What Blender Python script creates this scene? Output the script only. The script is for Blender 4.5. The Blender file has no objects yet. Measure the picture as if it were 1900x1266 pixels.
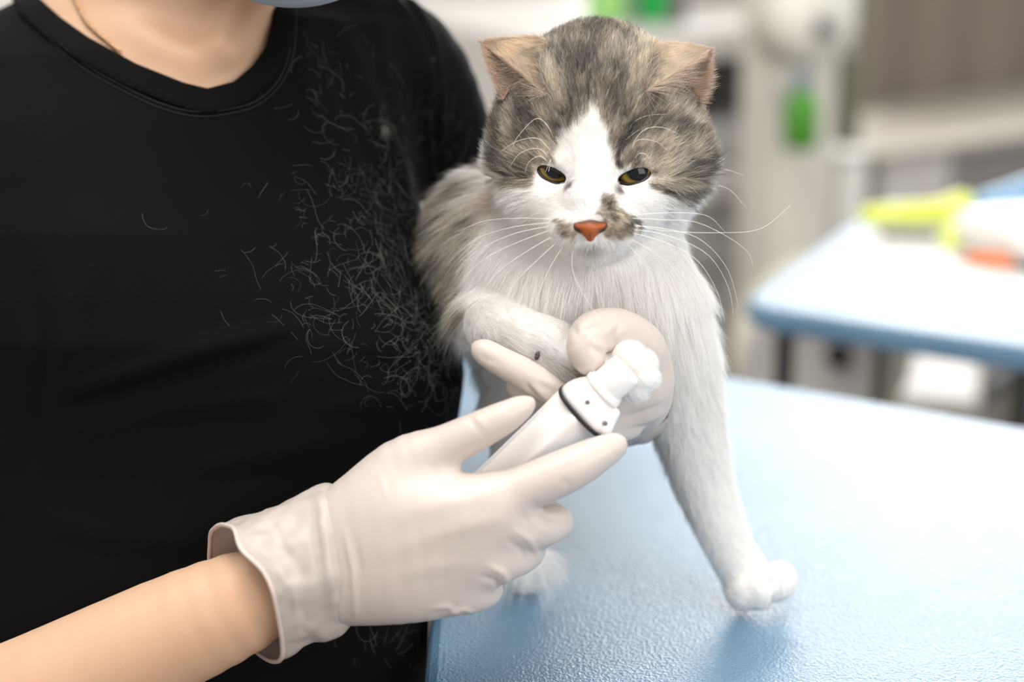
import bpy, math, random
import numpy as np
from mathutils import Vector, Matrix

random.seed(7)
rng = np.random.default_rng(11)
scene = bpy.context.scene
COL = scene.collection

# ------------------------------------------------------------------ camera
W, H, FPX = 1900, 1266, 3430.0
PITCH = math.radians(17.0)
TABLE_Z = 0.74
CAM = np.array([0.0, 0.0, TABLE_Z + 0.398])
FWD = np.array([0.0, math.cos(PITCH), -math.sin(PITCH)])
UPV = np.array([0.0, math.sin(PITCH), math.cos(PITCH)])
RGT = np.array([1.0, 0.0, 0.0])
D0 = 0.85
S = D0 / FPX                     # metres per pixel at the cat's face

cam_data = bpy.data.cameras.new('camera')
cam_data.sensor_width = 36.0
cam_data.lens = FPX * 36.0 / W
cam_data.clip_start = 0.05
cam_data.dof.use_dof = True
cam_data.dof.focus_distance = 0.838
cam_data.dof.aperture_fstop = 3.0
cam = bpy.data.objects.new('camera', cam_data)
COL.objects.link(cam)
cam.location = CAM
cam.rotation_euler = (math.pi / 2 - PITCH, 0, 0)
scene.camera = cam

# ------------------------------------------------------------------ light
scene.view_settings.view_transform = 'Standard'
scene.view_settings.look = 'None'
scene.view_settings.gamma = 1.0
scene.view_settings.use_curve_mapping = False
scene.view_settings.exposure = 0.0

world = bpy.data.worlds.new('daylight')
scene.world = world
world.use_nodes = True
bg = world.node_tree.nodes['Background']
bg.inputs[0].default_value = (1.0, 0.985, 0.96, 1)
bg.inputs[1].default_value = 0.70


def area(name, loc, target, sx, sy, power, color=(1, 1, 1)):
    l = bpy.data.lights.new(name, 'AREA')
    l.shape = 'RECTANGLE'
    l.size, l.size_y = sx, sy
    l.energy = power
    l.color = color
    o = bpy.data.objects.new(name, l)
    COL.objects.link(o)
    o.location = loc
    o.rotation_euler = (Vector(target) - Vector(loc)).to_track_quat('-Z', 'Y').to_euler()
    return o


area('side_window_daylight', (1.3, -0.65, 1.9), (0.05, 0.95, 0.95), 1.5, 1.3, 31, (1.0, 0.985, 0.96))
area('ceiling_panel', (-0.25, 0.6, 2.6), (0.05, 0.88, 0.8), 1.2, 1.2, 30, (1.0, 0.97, 0.92))
area('rear_wall_fill', (-0.25, 1.45, 2.6), (-0.3, 2.0, 0.6), 1.6, 0.8, 9, (1.0, 0.97, 0.93))  # unseen lamp added to brighten the wall and background
scene.cycles.max_bounces = 16
scene.cycles.diffuse_bounces = 10
scene.cycles.transmission_bounces = 10


# ------------------------------------------------------------------ helpers
def cam_pt(px, py, d):
    return np.array([(px - 950.0) / FPX * d, (633.0 - py) / FPX * d, -d])


def Q(px, py, z):
    """pixel + offset towards the camera (in face-plane pixels) -> metric point in the camera's axes"""
    return cam_pt(px, py, D0 - z * S)


def to_world(v):
    v = np.asarray(v, dtype=float)
    return CAM + v[..., 0:1] * RGT + v[..., 1:2] * UPV - v[..., 2:3] * FWD


def dir_world(v):
    v = np.asarray(v, dtype=float)
    return v[..., 0:1] * RGT + v[..., 1:2] * UPV - v[..., 2:3] * FWD


def at(px, py, d):
    return to_world(cam_pt(px, py, d))


def on_plane(px, py, z):
    """point where the sight line of a pixel meets the level z"""
    r = dir_world(np.array([(px - 950.0) / FPX, (633.0 - py) / FPX, -1.0]))
    return CAM + r * ((z - CAM[2]) / r[2])


def tag(o, label=None, cat=None, group=None, kind=None):
    if label: o['label'] = label
    if cat: o['category'] = cat
    if group: o['group'] = group
    if kind: o['kind'] = kind
    return o


def empty(name, loc):
    o = bpy.data.objects.new(name, None)
    COL.objects.link(o)
    o.location = loc
    o.empty_display_size = 0.02
    return o


def link_mesh(name, verts, faces, mat=None, parent=None, origin=None, smooth=True):
    """verts are world coordinates"""
    verts = np.asarray(verts, dtype=float)
    if parent is not None and origin is None:
        origin = np.zeros(3)
    if origin is None:
        origin = np.array([*(verts.min(0)[:2] + verts.max(0)[:2]) / 2, verts[:, 2].min()])
    origin = np.asarray(origin, dtype=float)
    me = bpy.data.meshes.new(name)
    base = origin if parent is None else root_loc(parent)
    v = verts - base
    if isinstance(faces, np.ndarray) and faces.ndim == 2:
        n, k = faces.shape
        me.vertices.add(len(v)); me.vertices.foreach_set('co', v.astype(np.float32).ravel())
        me.loops.add(n * k); me.loops.foreach_set('vertex_index', faces.astype(np.int32).ravel())
        me.polygons.add(n)
        me.polygons.foreach_set('loop_start', np.arange(0, n * k, k, dtype=np.int32))
        me.update(calc_edges=True)
    else:
        me.from_pydata([tuple(p) for p in v], [], [tuple(int(i) for i in f) for f in faces])
        me.update()
    if smooth:
        me.polygons.foreach_set('use_smooth', np.ones(len(me.polygons), dtype=bool))
    if mat: me.materials.append(mat)
    o = bpy.data.objects.new(name, me)
    COL.objects.link(o)
    if parent is None:
        o.location = origin
    else:
        o.parent = parent
    return o


def root_loc(o):
    p = np.zeros(3)
    while o is not None:
        p = p + np.array(o.location)
        o = o.parent
    return p


# ---- noise
def _hash(ix, iy, iz, seed):
    h = (ix.astype(np.int64) * 374761393 + iy.astype(np.int64) * 668265263 + iz.astype(np.int64) * 2147483647 + seed * 1274126177)
    h = (h ^ (h >> 13)) * 1274126177
    h = h & 0xffffffff
    h = h ^ (h >> 16)
    return (h & 0xffff) / 32767.5 - 1.0


def vnoise(p, freq, seed=0):
    q = np.asarray(p) * freq
    i = np.floor(q).astype(np.int64)
    f = q - i
    f = f * f * (3 - 2 * f)
    r = 0
    for dx in (0, 1):
        wx = f[..., 0] if dx else 1 - f[..., 0]
        for dy in (0, 1):
            wy = f[..., 1] if dy else 1 - f[..., 1]
            for dz in (0, 1):
                wz = f[..., 2] if dz else 1 - f[..., 2]
                r = r + wx * wy * wz * _hash(i[..., 0] + dx, i[..., 1] + dy, i[..., 2] + dz, seed)
    return r


def vnoise3(p, freq, seed=0):
    return np.stack([vnoise(p, freq, seed), vnoise(p, freq, seed + 17), vnoise(p, freq, seed + 31)], -1)


# ---- distance fields on a grid, meshed with surface nets
class Field:
    def __init__(s, lo, hi, h):
        s.h = h
        s.lo = np.asarray(lo, dtype=float)
        s.n = np.ceil((np.asarray(hi) - s.lo) / h).astype(int) + 1
        s.F = np.full(s.n, 1.0, dtype=np.float32)

    def _sub(s, lo, hi):
        a = np.clip(np.floor((lo - s.lo) / s.h).astype(int), 0, s.n)
        b = np.clip(np.ceil((hi - s.lo) / s.h).astype(int) + 1, 0, s.n)
        sl = tuple(slice(int(x), int(y)) for x, y in zip(a, b))
        g = np.meshgrid(*[s.lo[k] + np.arange(a[k], b[k]) * s.h for k in range(3)], indexing='ij')
        return sl, np.stack(g, -1)

    def _mix(s, sl, d, k, mode):
        A = s.F[sl]
        if mode == 'add':
            if k <= 0: s.F[sl] = np.minimum(A, d)
            else:
                hh = np.maximum(k - np.abs(A - d), 0) / k
                s.F[sl] = np.minimum(A, d) - hh * hh * k * 0.25
        else:
            d = -d
            if k <= 0: s.F[sl] = np.maximum(A, d)
            else:
                hh = np.maximum(k - np.abs(A - d), 0) / k
                s.F[sl] = np.maximum(A, d) + hh * hh * k * 0.25

    def cone(s, a, b, ra, rb, k=0.004, mode='add'):
        a = np.asarray(a, float); b = np.asarray(b, float)
        m = max(ra, rb) + k + 3 * s.h
        sl, P = s._sub(np.minimum(a, b) - m, np.maximum(a, b) + m)
        if P.size == 0: return
        ab = b - a
        L2 = max(float(ab @ ab), 1e-12)
        t = np.clip(((P - a) @ ab) / L2, 0, 1)
        # shift along the axis for the cone's slope
        d0 = np.linalg.norm(P - a - t[..., None] * ab, axis=-1)
        L = math.sqrt(L2)
        sn = (ra - rb) / L if L > 1e-6 else 0
        if abs(sn) < 0.95:
            t2 = np.clip(t + d0 * sn / math.sqrt(max(1 - sn * sn, 0.05)) / L, 0, 1)
            d0 = np.linalg.norm(P - a - t2[..., None] * ab, axis=-1)
            t = t2
        s._mix(sl, d0 - (ra + (rb - ra) * t), k, mode)

    def chain(s, prims, k=0.004, mode='add'):
        """one limb made of tapered pieces [(a, b, ra, rb)]: the pieces meet without a bulge, the limb blends into what is there"""
        m = max(max(p[2], p[3]) for p in prims) + k + 3 * s.h
        pts = np.array([q for p in prims for q in p[:2]])
        sl, P = s._sub(pts.min(0) - m, pts.max(0) + m)
        if P.size == 0: return
        best = np.full(P.shape[:-1], 1.0)
        for a, b, ra, rb in prims:
            a = np.asarray(a, float); b = np.asarray(b, float)
            ab = b - a
            L2 = max(float(ab @ ab), 1e-12); L = math.sqrt(L2)
            t = np.clip(((P - a) @ ab) / L2, 0, 1)
            d0 = np.linalg.norm(P - a - t[..., None] * ab, axis=-1)
            sn = (ra - rb) / L if L > 1e-6 else 0
            if abs(sn) < 0.95:
                t = np.clip(t + d0 * sn / math.sqrt(max(1 - sn * sn, 0.05)) / L, 0, 1)
                d0 = np.linalg.norm(P - a - t[..., None] * ab, axis=-1)
            d = d0 - (ra + (rb - ra) * t)
            best = np.minimum(best, d)
        s._mix(sl, best, k, mode)

    def ell(s, c, r, k=0.004, mode='add', rot=None):
        c = np.asarray(c, float); r = np.asarray(r, float) * np.ones(3)
        m = r.max() + k + 3 * s.h
        sl, P = s._sub(c - m, c + m)
        if P.size == 0: return
        q = P - c
        if rot is not None:
            q = q @ np.array(rot)
        k0 = np.linalg.norm(q / r, axis=-1)
        k1 = np.linalg.norm(q / (r * r), axis=-1) + 1e-9
        s._mix(sl, k0 * (k0 - 1.0) / k1, k, mode)

    def func(s, fn, lo, hi, k=0.004, mode='add'):
        sl, P = s._sub(np.asarray(lo, float), np.asarray(hi, float))
        s._mix(sl, fn(P), k, mode)

    def mesh(s, smooth=2):
        F = s.F
        n = s.n
        neg = F < 0
        c = [neg[i:n[0] - 1 + i, j:n[1] - 1 + j, l:n[2] - 1 + l] for i in (0, 1) for j in (0, 1) for l in (0, 1)]
        cnt = sum(x.astype(np.int8) for x in c)
        act = (cnt > 0) & (cnt < 8)
        idx = np.argwhere(act)
        vid = np.full(act.shape, -1, dtype=np.int64)
        vid[act] = np.arange(len(idx))
        corners = [(i, j, l) for i in (0, 1) for j in (0, 1) for l in (0, 1)]
        vals = np.stack([F[idx[:, 0] + i, idx[:, 1] + j, idx[:, 2] + l] for i, j, l in corners], -1)
        acc = np.zeros((len(idx), 3)); num = np.zeros(len(idx))
        for a in range(8):
            for b in range(a + 1, 8):
                ca, cb = np.array(corners[a]), np.array(corners[b])
                if np.abs(ca - cb).sum() != 1: continue
                va, vb = vals[:, a], vals[:, b]
                m = (va < 0) != (vb < 0)
                t = np.where(m, va / np.where(m, va - vb, 1), 0)
                p = ca + t[:, None] * (cb - ca)
                acc += np.where(m[:, None], p, 0); num += m
        V = (idx + acc / np.maximum(num, 1)[:, None]) * s.h + s.lo
        faces = []
        for ax in range(3):
            o = [x for x in range(3) if x != ax]
            sa = [slice(None)] * 3; sb = [slice(None)] * 3
            sa[ax] = slice(0, -1); sb[ax] = slice(1, None)
            ch = neg[tuple(sa)] != neg[tuple(sb)]
            e = np.argwhere(ch)
            e = e[(e[:, o[0]] > 0) & (e[:, o[1]] > 0) & (e[:, o[0]] < n[o[0]] - 1) & (e[:, o[1]] < n[o[1]] - 1)]
            if len(e) == 0: continue
            q = []
            for (u, v) in ((-1, -1), (0, -1), (0, 0), (-1, 0)):
                w = e.copy(); w[:, o[0]] += u; w[:, o[1]] += v
                q.append(vid[w[:, 0], w[:, 1], w[:, 2]])
            q = np.stack(q, -1)
            first = neg[e[:, 0], e[:, 1], e[:, 2]]
            flip = first if ax != 1 else ~first
            q[~flip] = q[~flip][:, ::-1]
            faces.append(q)
        Fc = np.concatenate(faces)
        Fc = Fc[(Fc >= 0).all(1)]
        V = relax(V, Fc, smooth)
        return V, Fc


def relax(V, Fc, it, lam=0.5):
    if it <= 0: return V
    a = np.concatenate([Fc[:, 0], Fc[:, 1], Fc[:, 2], Fc[:, 3]])
    b = np.concatenate([Fc[:, 1], Fc[:, 2], Fc[:, 3], Fc[:, 0]])
    i = np.concatenate([a, b]); j = np.concatenate([b, a])
    deg = np.bincount(i, minlength=len(V)).astype(float)[:, None] + 1e-9
    for _ in range(it):
        for l in (lam, -lam * 1.02) if it > 1 else (lam,):
            m = np.stack([np.bincount(i, weights=V[j, k], minlength=len(V)) for k in range(3)], -1) / deg
            V = V + l * (m - V)
    return V


def vnormals(V, Fc):
    n = np.cross(V[Fc[:, 2]] - V[Fc[:, 0]], V[Fc[:, 3]] - V[Fc[:, 1]]) if Fc.shape[1] == 4 else np.cross(V[Fc[:, 1]] - V[Fc[:, 0]], V[Fc[:, 2]] - V[Fc[:, 0]])
    N = np.zeros_like(V)
    for k in range(Fc.shape[1]):
        for ax in range(3):
            N[:, ax] += np.bincount(Fc[:, k], weights=n[:, ax], minlength=len(V))
    return N / (np.linalg.norm(N, axis=1, keepdims=True) + 1e-12)


def seg_dist(P, a, b):
    ab = b - a
    t = np.clip(((P - a) @ ab) / max(float(ab @ ab), 1e-12), 0, 1)
    return np.linalg.norm(P - a - t[..., None] * ab, axis=-1), t


def poly_dist(P, pts):
    d = np.full(P.shape[:-1], 1e9); tt = np.zeros(P.shape[:-1])
    n = len(pts) - 1
    for i in range(n):
        e, t = seg_dist(P, np.asarray(pts[i]), np.asarray(pts[i + 1]))
        m = e < d
        d = np.where(m, e, d); tt = np.where(m, (i + t) / n, tt)
    return d, tt


def pix_of(V):
    """pixel coordinates of points given in the camera's axes"""
    d = -V[..., 2]
    return 950.0 + V[..., 0] / d * FPX, 633.0 - V[..., 1] / d * FPX


def fine_chain(pts, n=5):
    """resample a limb given by (x, y, z, r) points along a smooth curve"""
    return [tuple(q) for q in smooth_path(pts, (len(pts) - 1) * n + 1)]


def smooth_path(pts, n):
    """Catmull-Rom through points"""
    p = np.asarray(pts, float)
    p = np.vstack([2 * p[0] - p[1], p, 2 * p[-1] - p[-2]])
    out = []
    m = len(p) - 3
    for s_ in np.linspace(0, m - 1e-6, n):
        i = int(s_); t = s_ - i
        a, b, c, d = p[i:i + 4]
        out.append(0.5 * ((2 * b) + (c - a) * t + (2 * a - 5 * b + 4 * c - d) * t * t + (3 * b - a - 3 * c + d) * t ** 3))
    return np.array(out)


def tube(path, rad, sides=8, closed=False):
    path = np.asarray(path, float)
    n = len(path)
    rad = np.broadcast_to(np.asarray(rad, float), (n,))
    if closed: T = np.roll(path, -1, 0) - np.roll(path, 1, 0)
    else: T = np.gradient(path, axis=0)
    T /= np.linalg.norm(T, axis=1, keepdims=True) + 1e-12
    u = np.cross(T[0], [0.3, 0.5, 0.81]); u /= np.linalg.norm(u)
    V = []; F = []
    for i in range(n):
        u = u - T[i] * (u @ T[i]); u /= np.linalg.norm(u) + 1e-12
        w = np.cross(T[i], u)
        for k in range(sides):
            a = 2 * math.pi * k / sides
            V.append(path[i] + rad[i] * (math.cos(a) * u + math.sin(a) * w))
    m = n if closed else n - 1
    for i in range(m):
        for k in range(sides):
            a = i * sides + k; b = i * sides + (k + 1) % sides
            j = ((i + 1) % n) * sides
            F.append((a, b, j + (k + 1) % sides, j + k))
    if not closed:
        F.append(tuple(range(sides))[::-1]); F.append(tuple((n - 1) * sides + k for k in range(sides)))
    return np.array(V), F


def join(parts):
    V = []; F = []; b = 0
    for v, f in parts:
        V.append(np.asarray(v, float))
        F += [tuple(int(i) + b for i in q) for q in f]
        b += len(v)
    return np.vstack(V), F


def box(c, sz, rot=0.0, bev=0.0):
    """box with chamfered edges, world axes turned about z; c = centre"""
    import bmesh
    bm = bmesh.new()
    bmesh.ops.create_cube(bm, size=1)
    bmesh.ops.scale(bm, vec=sz, verts=bm.verts)
    if bev > 0:
        bmesh.ops.bevel(bm, geom=bm.edges[:], offset=bev, segments=3, affect='EDGES', profile=0.5)
    bm.verts.index_update()
    R = Matrix.Rotation(rot, 3, 'Z')
    V = np.array([R @ v.co for v in bm.verts]) + np.asarray(c, float)
    F = [tuple(v.index for v in f.verts) for f in bm.faces]
    bm.free()
    return V, F


def lathe(prof, c, axis=(0, 0, 1), seg=32):
    ax = Vector(axis).normalized()
    q = Vector((0, 0, 1)).rotation_difference(ax).to_matrix()
    V = []; F = []
    for (r, z) in prof:
        for k in range(seg):
            a = 2 * math.pi * k / seg
            V.append(np.array(q @ Vector((r * math.cos(a), r * math.sin(a), z))) + np.asarray(c, float))
    for i in range(len(prof) - 1):
        for k in range(seg):
            a = i * seg + k; b = i * seg + (k + 1) % seg
            F.append((a, b, b + seg, a + seg))
    F.append(tuple(range(seg))[::-1]); F.append(tuple((len(prof) - 1) * seg + k for k in range(seg)))
    return np.array(V), F


# ------------------------------------------------------------------ materials
def mat(name, color, rough=0.5, noise=0.0, nscale=20.0, bump=0.0, bscale=200.0, spec=0.5, sss=0.0, metal=0.0, coat=0.0, alpha=None, sssr=(1, 0.6, 0.4), sheen=0.0, trans=0.0):
    m = bpy.data.materials.new(name)
    m.use_nodes = True
    nt = m.node_tree
    b = nt.nodes['Principled BSDF']
    b.inputs['Base Color'].default_value = (*color, 1)
    b.inputs['Roughness'].default_value = rough
    b.inputs['Specular IOR Level'].default_value = spec
    b.inputs['Metallic'].default_value = metal
    b.inputs['Coat Weight'].default_value = coat
    b.inputs['Sheen Weight'].default_value = sheen
    b.inputs['Transmission Weight'].default_value = trans
    if sss > 0:
        b.inputs['Subsurface Weight'].default_value = 1.0
        b.inputs['Subsurface Radius'].default_value = sssr
        b.inputs['Subsurface Scale'].default_value = sss
    if alpha is not None:
        b.inputs['Alpha'].default_value = alpha
    tc = nt.nodes.new('ShaderNodeTexCoord')
    if noise > 0:
        n = nt.nodes.new('ShaderNodeTexNoise'); n.inputs['Scale'].default_value = nscale; n.inputs['Detail'].default_value = 4
        nt.links.new(tc.outputs['Object'], n.inputs['Vector'])
        mx = nt.nodes.new('ShaderNodeMix'); mx.data_type = 'RGBA'
        mx.inputs[6].default_value = (*[c * (1 - noise) for c in color], 1)
        mx.inputs[7].default_value = (*[min(1, c * (1 + noise)) for c in color], 1)
        nt.links.new(n.outputs['Fac'], mx.inputs[0])
        nt.links.new(mx.outputs[2], b.inputs['Base Color'])
    if bump > 0:
        n = nt.nodes.new('ShaderNodeTexNoise'); n.inputs['Scale'].default_value = bscale; n.inputs['Detail'].default_value = 3
        nt.links.new(tc.outputs['Object'], n.inputs['Vector'])
        bp = nt.nodes.new('ShaderNodeBump'); bp.inputs['Strength'].default_value = bump; bp.inputs['Distance'].default_value = 0.001
        nt.links.new(n.outputs['Fac'], bp.inputs['Height'])
        nt.links.new(bp.outputs['Normal'], b.inputs['Normal'])
    return m


def srgb(r, g, b):
    return tuple(((c / 255.0) / 12.92 if c / 255.0 <= 0.04045 else ((c / 255.0 + 0.055) / 1.055) ** 2.4) for c in (r, g, b))


# ================================================================== setting
TH = math.radians(-30.5)
TDIR = np.array([math.cos(TH), math.sin(TH), 0.0])
NDIR = np.array([-math.sin(TH), math.cos(TH), 0.0])
GH = math.radians(33.0)
GDIR = np.array([math.cos(GH), math.sin(GH), 0.0])
GN = np.array([-math.sin(GH), math.cos(GH), 0.0])
G0 = at(1380, 200, 2.3)


def on_wall(px, py, off=0.0):
    """(run along the furniture front, height) where a sight line meets the vertical plane off metres behind that front"""
    r = dir_world(np.array([(px - 950.0) / FPX, (633.0 - py) / FPX, -1.0]))
    o = G0 + GN * off
    t = ((o - CAM) @ GN) / (r @ GN)
    p = CAM + r * t
    return (p - G0) @ GDIR, p[2]


def wall_box(x0, y0, x1, y1, off0, off1, bev=0.003, z0=None, z1=None):
    """box on the furniture run whose front face spans these pixels"""
    ua, za = on_wall(x0, (y0 + y1) / 2, off0); ub, zb = on_wall(x1, (y0 + y1) / 2, off0)
    xm = (x0 + x1) / 2
    zt = on_wall(xm, y0, off0)[1] if z1 is None else z1
    zl = on_wall(xm, y1, off0)[1] if z0 is None else z0
    c = G0 + GDIR * (ua + ub) / 2 + GN * (off0 + off1) / 2
    c[2] = (zt + zl) / 2
    return box(c, (ub - ua, off1 - off0, zt - zl), GH, bev)


M = {}
M['wall'] = mat('white_wall_paint', srgb(232, 228, 222), 0.7, noise=0.02, nscale=3)
M['floor'] = mat('grey_floor', srgb(132, 122, 114), 0.45, noise=0.12, nscale=6)
M['cab'] = mat('light_grey_laminate', srgb(204, 200, 197), 0.4, noise=0.02)
M['cab_mid'] = mat('grey_laminate', srgb(178, 175, 173), 0.4, noise=0.02)
M['cab_dark'] = mat('charcoal_laminate', srgb(104, 100, 100), 0.5, noise=0.03)
M['taupe'] = mat('taupe_cloth', srgb(150, 140, 127), 0.9, noise=0.10, nscale=8)
M['taupe_dark'] = mat('dark_taupe_cloth', srgb(128, 118, 108), 0.9, noise=0.10, nscale=8)
M['counter'] = mat('beige_counter', srgb(158, 152, 142), 0.4, noise=0.04)
M['white_plastic'] = mat('white_plastic', srgb(228, 226, 221), 0.35)
M['cream'] = mat('cream_plastic', srgb(222, 218, 200), 0.35)
M['dark'] = mat('dark_metal', srgb(72, 72, 74), 0.4, metal=0.3)
M['black'] = mat('black_plastic', srgb(26, 26, 28), 0.4)
M['olive'] = mat('olive_metal', srgb(112, 112, 96), 0.4, metal=0.2)
M['green'] = mat('green_plastic', srgb(20, 160, 70), 0.35)
M['leaf_green'] = mat('bright_green_print', srgb(72, 140, 40), 0.5, noise=0.3, nscale=30)
M['pale_green'] = mat('pale_green_plastic', srgb(150, 205, 120), 0.4)
M['lime'] = mat('lime_rubber', srgb(212, 222, 92), 0.35)
M['blue_plastic'] = mat('blue_plastic', srgb(112, 160, 198), 0.35)
M['orange'] = mat('orange_plastic', srgb(226, 112, 36), 0.35)
M['lilac'] = mat('lilac_plastic', srgb(176, 172, 190), 0.4)

# floor, walls
fl = link_mesh('floor', *box((0.6, 2.0, -0.02), (9, 8, 0.04)), M['floor'], smooth=False)
tag(fl, 'grey floor seen under the tables', 'floor', kind='structure')
c = G0 + GN * 0.75 + GDIR * 0.3; c[2] = 1.35
wb = link_mesh('wall_back', *box(c, (7.0, 0.1, 2.7), GH), M['wall'], smooth=False)
tag(wb, 'white wall behind the shelves', 'wall', kind='structure')
# window in the back wall, above what the picture shows
wc = G0 + GN * 0.69 + GDIR * 1.28
wz0, wz1, ww_ = 0.89, 1.95, 2.1
wc[2] = (wz0 + wz1) / 2
wt = empty('window_1', wc - np.array([0, 0, 0.5]))
tag(wt, 'wide bright window in the back wall above the shelves', 'window', kind='structure')
for du, dz, sx, sz in ((0, 0.555, ww_ + 0.12, 0.05), (0, -0.545, ww_ + 0.12, 0.03), (-ww_ / 2 - 0.03, 0, 0.06, 1.06), (ww_ / 2 + 0.03, 0, 0.06, 1.06), (0, 0, 0.03, 1.06)):
    p = wc + GDIR * du + np.array([0, 0, dz])
    link_mesh('window_frame', *box(p, (sx, 0.05, sz), GH, 0.004), M['white_plastic'], wt, smooth=False)
lc = wc - GN * 0.03
area('window_light', lc, lc - GN, ww_, wz1 - wz0 - 0.02, 62, (1.0, 0.985, 0.96))
# cupboard door edge on the left of the wall
dv, df = wall_box(760, -150, 936, 200, 0.52, 0.70, 0.004, z0=0.02, z1=1.9)
dr = link_mesh('door_1', dv, df, mat('door_white', srgb(219, 215, 212), 0.5), smooth=False)
tag(dr, 'white door beside the shoulder of the person', 'door', kind='structure')

# ---- shelf unit with drawers
sr = empty('shelf_unit', np.array([*(G0 + GN * 0.2)[:2], 0.0]))
tag(sr, 'light grey shelf unit with open bay and drawers behind the cat', 'shelf unit')
XL, XR = 1040, 1452
Z_T = on_wall(1340, 52)[1]; Z_S = on_wall(1340, 108)[1]
Z_1 = on_wall(1380, 225)[1]; Z_2 = on_wall(1380, 300)[1]; Z_3 = on_wall(1380, 362)[1]; Z_4 = on_wall(1380, 500)[1]
link_mesh('shelf_board', *wall_box(XL - 22, 40, XR, 100, 0.0, 0.42, z0=Z_S, z1=Z_T), M['cab'], sr, smooth=False)
link_mesh('back_panel', *wall_box(XL, 40, XR - 24, 100, 0.13, 0.15, z0=Z_1, z1=Z_S - 0.001), M['cab_dark'], sr, smooth=False)  # darkness of the bay's recess is put into this panel's colour
link_mesh('side_panel', *wall_box(XR - 22, 40, XR, 100, 0.0, 0.16, z0=0.0, z1=Z_S - 0.001), mat('bay_shade_grey', srgb(136, 132, 131), 0.5), sr, smooth=False)  # darker than the other side panel: the bay's shade put into colour
link_mesh('side_panel', *wall_box(XL - 22, 40, XL, 100, 0.0, 0.41, z0=0.0, z1=Z_S - 0.001), M['cab'], sr, smooth=False)
link_mesh('carcass', *wall_box(XL, 40, XR - 23, 100, 0.03, 0.41, z0=0.06, z1=Z_1 - 0.003), M['cab_mid'], sr, smooth=False)
for za, zb, mm in ((Z_2, Z_1, 'cab_mid'), (Z_3, Z_2, 'cab'), (Z_4, Z_3, 'cab_mid'), (Z_4 - 0.2, Z_4, 'cab_mid'), (0.08, Z_4 - 0.2, 'cab_mid')):
    d = link_mesh('drawer', *wall_box(XL + 2, 40, XR - 24, 100, 0.004 if mm == 'cab_mid' else -0.02, 0.03, z0=za + 0.004, z1=zb - 0.004), M[mm], sr, smooth=False)
    hz = zb - 0.02
    link_mesh('handle', *wall_box(1200, 40, 1290, 100, -0.035, -0.018, z0=hz - 0.008, z1=hz), M['cab_mid'], d, smooth=False)


def bottle(px, py_base, off, r, h, m, neck=0.4, capm=None, label='', name='bottle', cat='bottle', label_m=None, zbase=None, group=None):
    u, z = on_wall(px, py_base, off)
    z = z if zbase is None else zbase
    c = G0 + GDIR * u + GN * off
    c[2] = z
    t = empty(name, c)
    tag(t, label, cat, group)
    prof = [(r * 0.92, 0), (r, 0.006), (r, h * 0.70), (r * 0.9, h * 0.76), (r * neck, h * 0.84), (r * neck, h * 0.88)]
    link_mesh('body', *lathe(prof, c), m, t)
    link_mesh('cap', *lathe([(r * neck * 1.15, h * 0.87), (r * neck * 1.2, h * 0.88), (r * neck * 1.15, h), (r * neck * 0.8, h * 1.01)], c), capm or m, t)
    if label_m:
        link_mesh('wrap_label', *lathe([(r * 1.01, h * 0.15), (r * 1.015, h * 0.16), (r * 1.015, h * 0.6), (r * 1.01, h * 0.61)], c), label_m, t)
    return t


bottle(1126, 40, 0.12, 0.026, 0.20, M['pale_green'], capm=M['white_plastic'], zbase=Z_T + 0.0006, label='pale green bottle on the shelf above the cat, next to the lilac one')
bottle(1170, 40, 0.14, 0.020, 0.18, M['lilac'], capm=M['white_plastic'], zbase=Z_T + 0.0006, label='lilac grey bottle between the two green bottles on the shelf')
bottle(1213, 40, 0.10, 0.021, 0.21, M['green'], zbase=Z_T + 0.0006, label='bright green bottle on the shelf just above the head of the cat')
bottle(1254, 40, 0.08, 0.014, 0.16, M['cab_dark'], zbase=Z_T + 0.0006, label='dark bottle beside the bright green bottle on the shelf')
# light box filling the back of the shelf
bx = link_mesh('storage_box', *wall_box(1300, 0, 1428, 40, 0.2, 0.38, 0.01, z0=Z_T + 0.0006, z1=Z_T + 0.14), M['cab_mid'])
tag(bx, 'pale grey storage box at the back of the upper shelf', 'box')

# ---- white stand column with hanging things
ct = empty('grooming_dryer_stand', np.array([*(G0 + GDIR * on_wall(1505, 300, -0.12)[0] + GN * -0.12)[:2], 0.0]))
tag(ct, 'white upright dryer stand to the right of the shelf unit', 'dryer stand')
M['ivory'] = mat('ivory_plastic', srgb(212, 208, 199), 0.35)
link_mesh('column', *wall_box(1462, 0, 1562, 480, -0.16, -0.06, 0.02, z0=0.05, z1=0.93), M['ivory'], ct)
cu, cz = on_wall(1500, 48, -0.17)
cc = G0 + GDIR * cu + GN * -0.17; cc[2] = cz
link_mesh('housing', *lathe([(0.005, -0.02), (0.034, -0.018), (0.044, -0.005), (0.044, 0.05)], cc, axis=GN), M['ivory'], ct)
link_mesh('knob', *lathe([(0.008, -0.035), (0.010, -0.03), (0.010, -0.012)], cc, axis=GN, seg=20), M['cab_dark'], ct)
link_mesh('foot', *wall_box(1440, 0, 1585, 480, -0.24, 0.02, 0.02, z0=0.0, z1=0.05), M['dark'], ct)
ptop = wall_box(1568, 70, 1604, 330, 0.03, 0.08, 0.01, z0=0.0, z1=0.95)
po = link_mesh('dark_post', *ptop, M['olive'])
tag(po, 'dark olive post behind the white dryer stand', 'post')
dsp = empty('soap_dispenser', at(1580, 60, 2.08))
tag(dsp, 'white rounded dispenser hanging at the top of the dark post', 'dispenser')
link_mesh('body', *wall_box(1553, -60, 1606, 92, -0.08, 0.018, 0.022), M['white_plastic'], dsp)
link_mesh('spout', *wall_box(1568, 88, 1590, 108, -0.05, -0.01, 0.006), M['cab_mid'], dsp)
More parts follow.
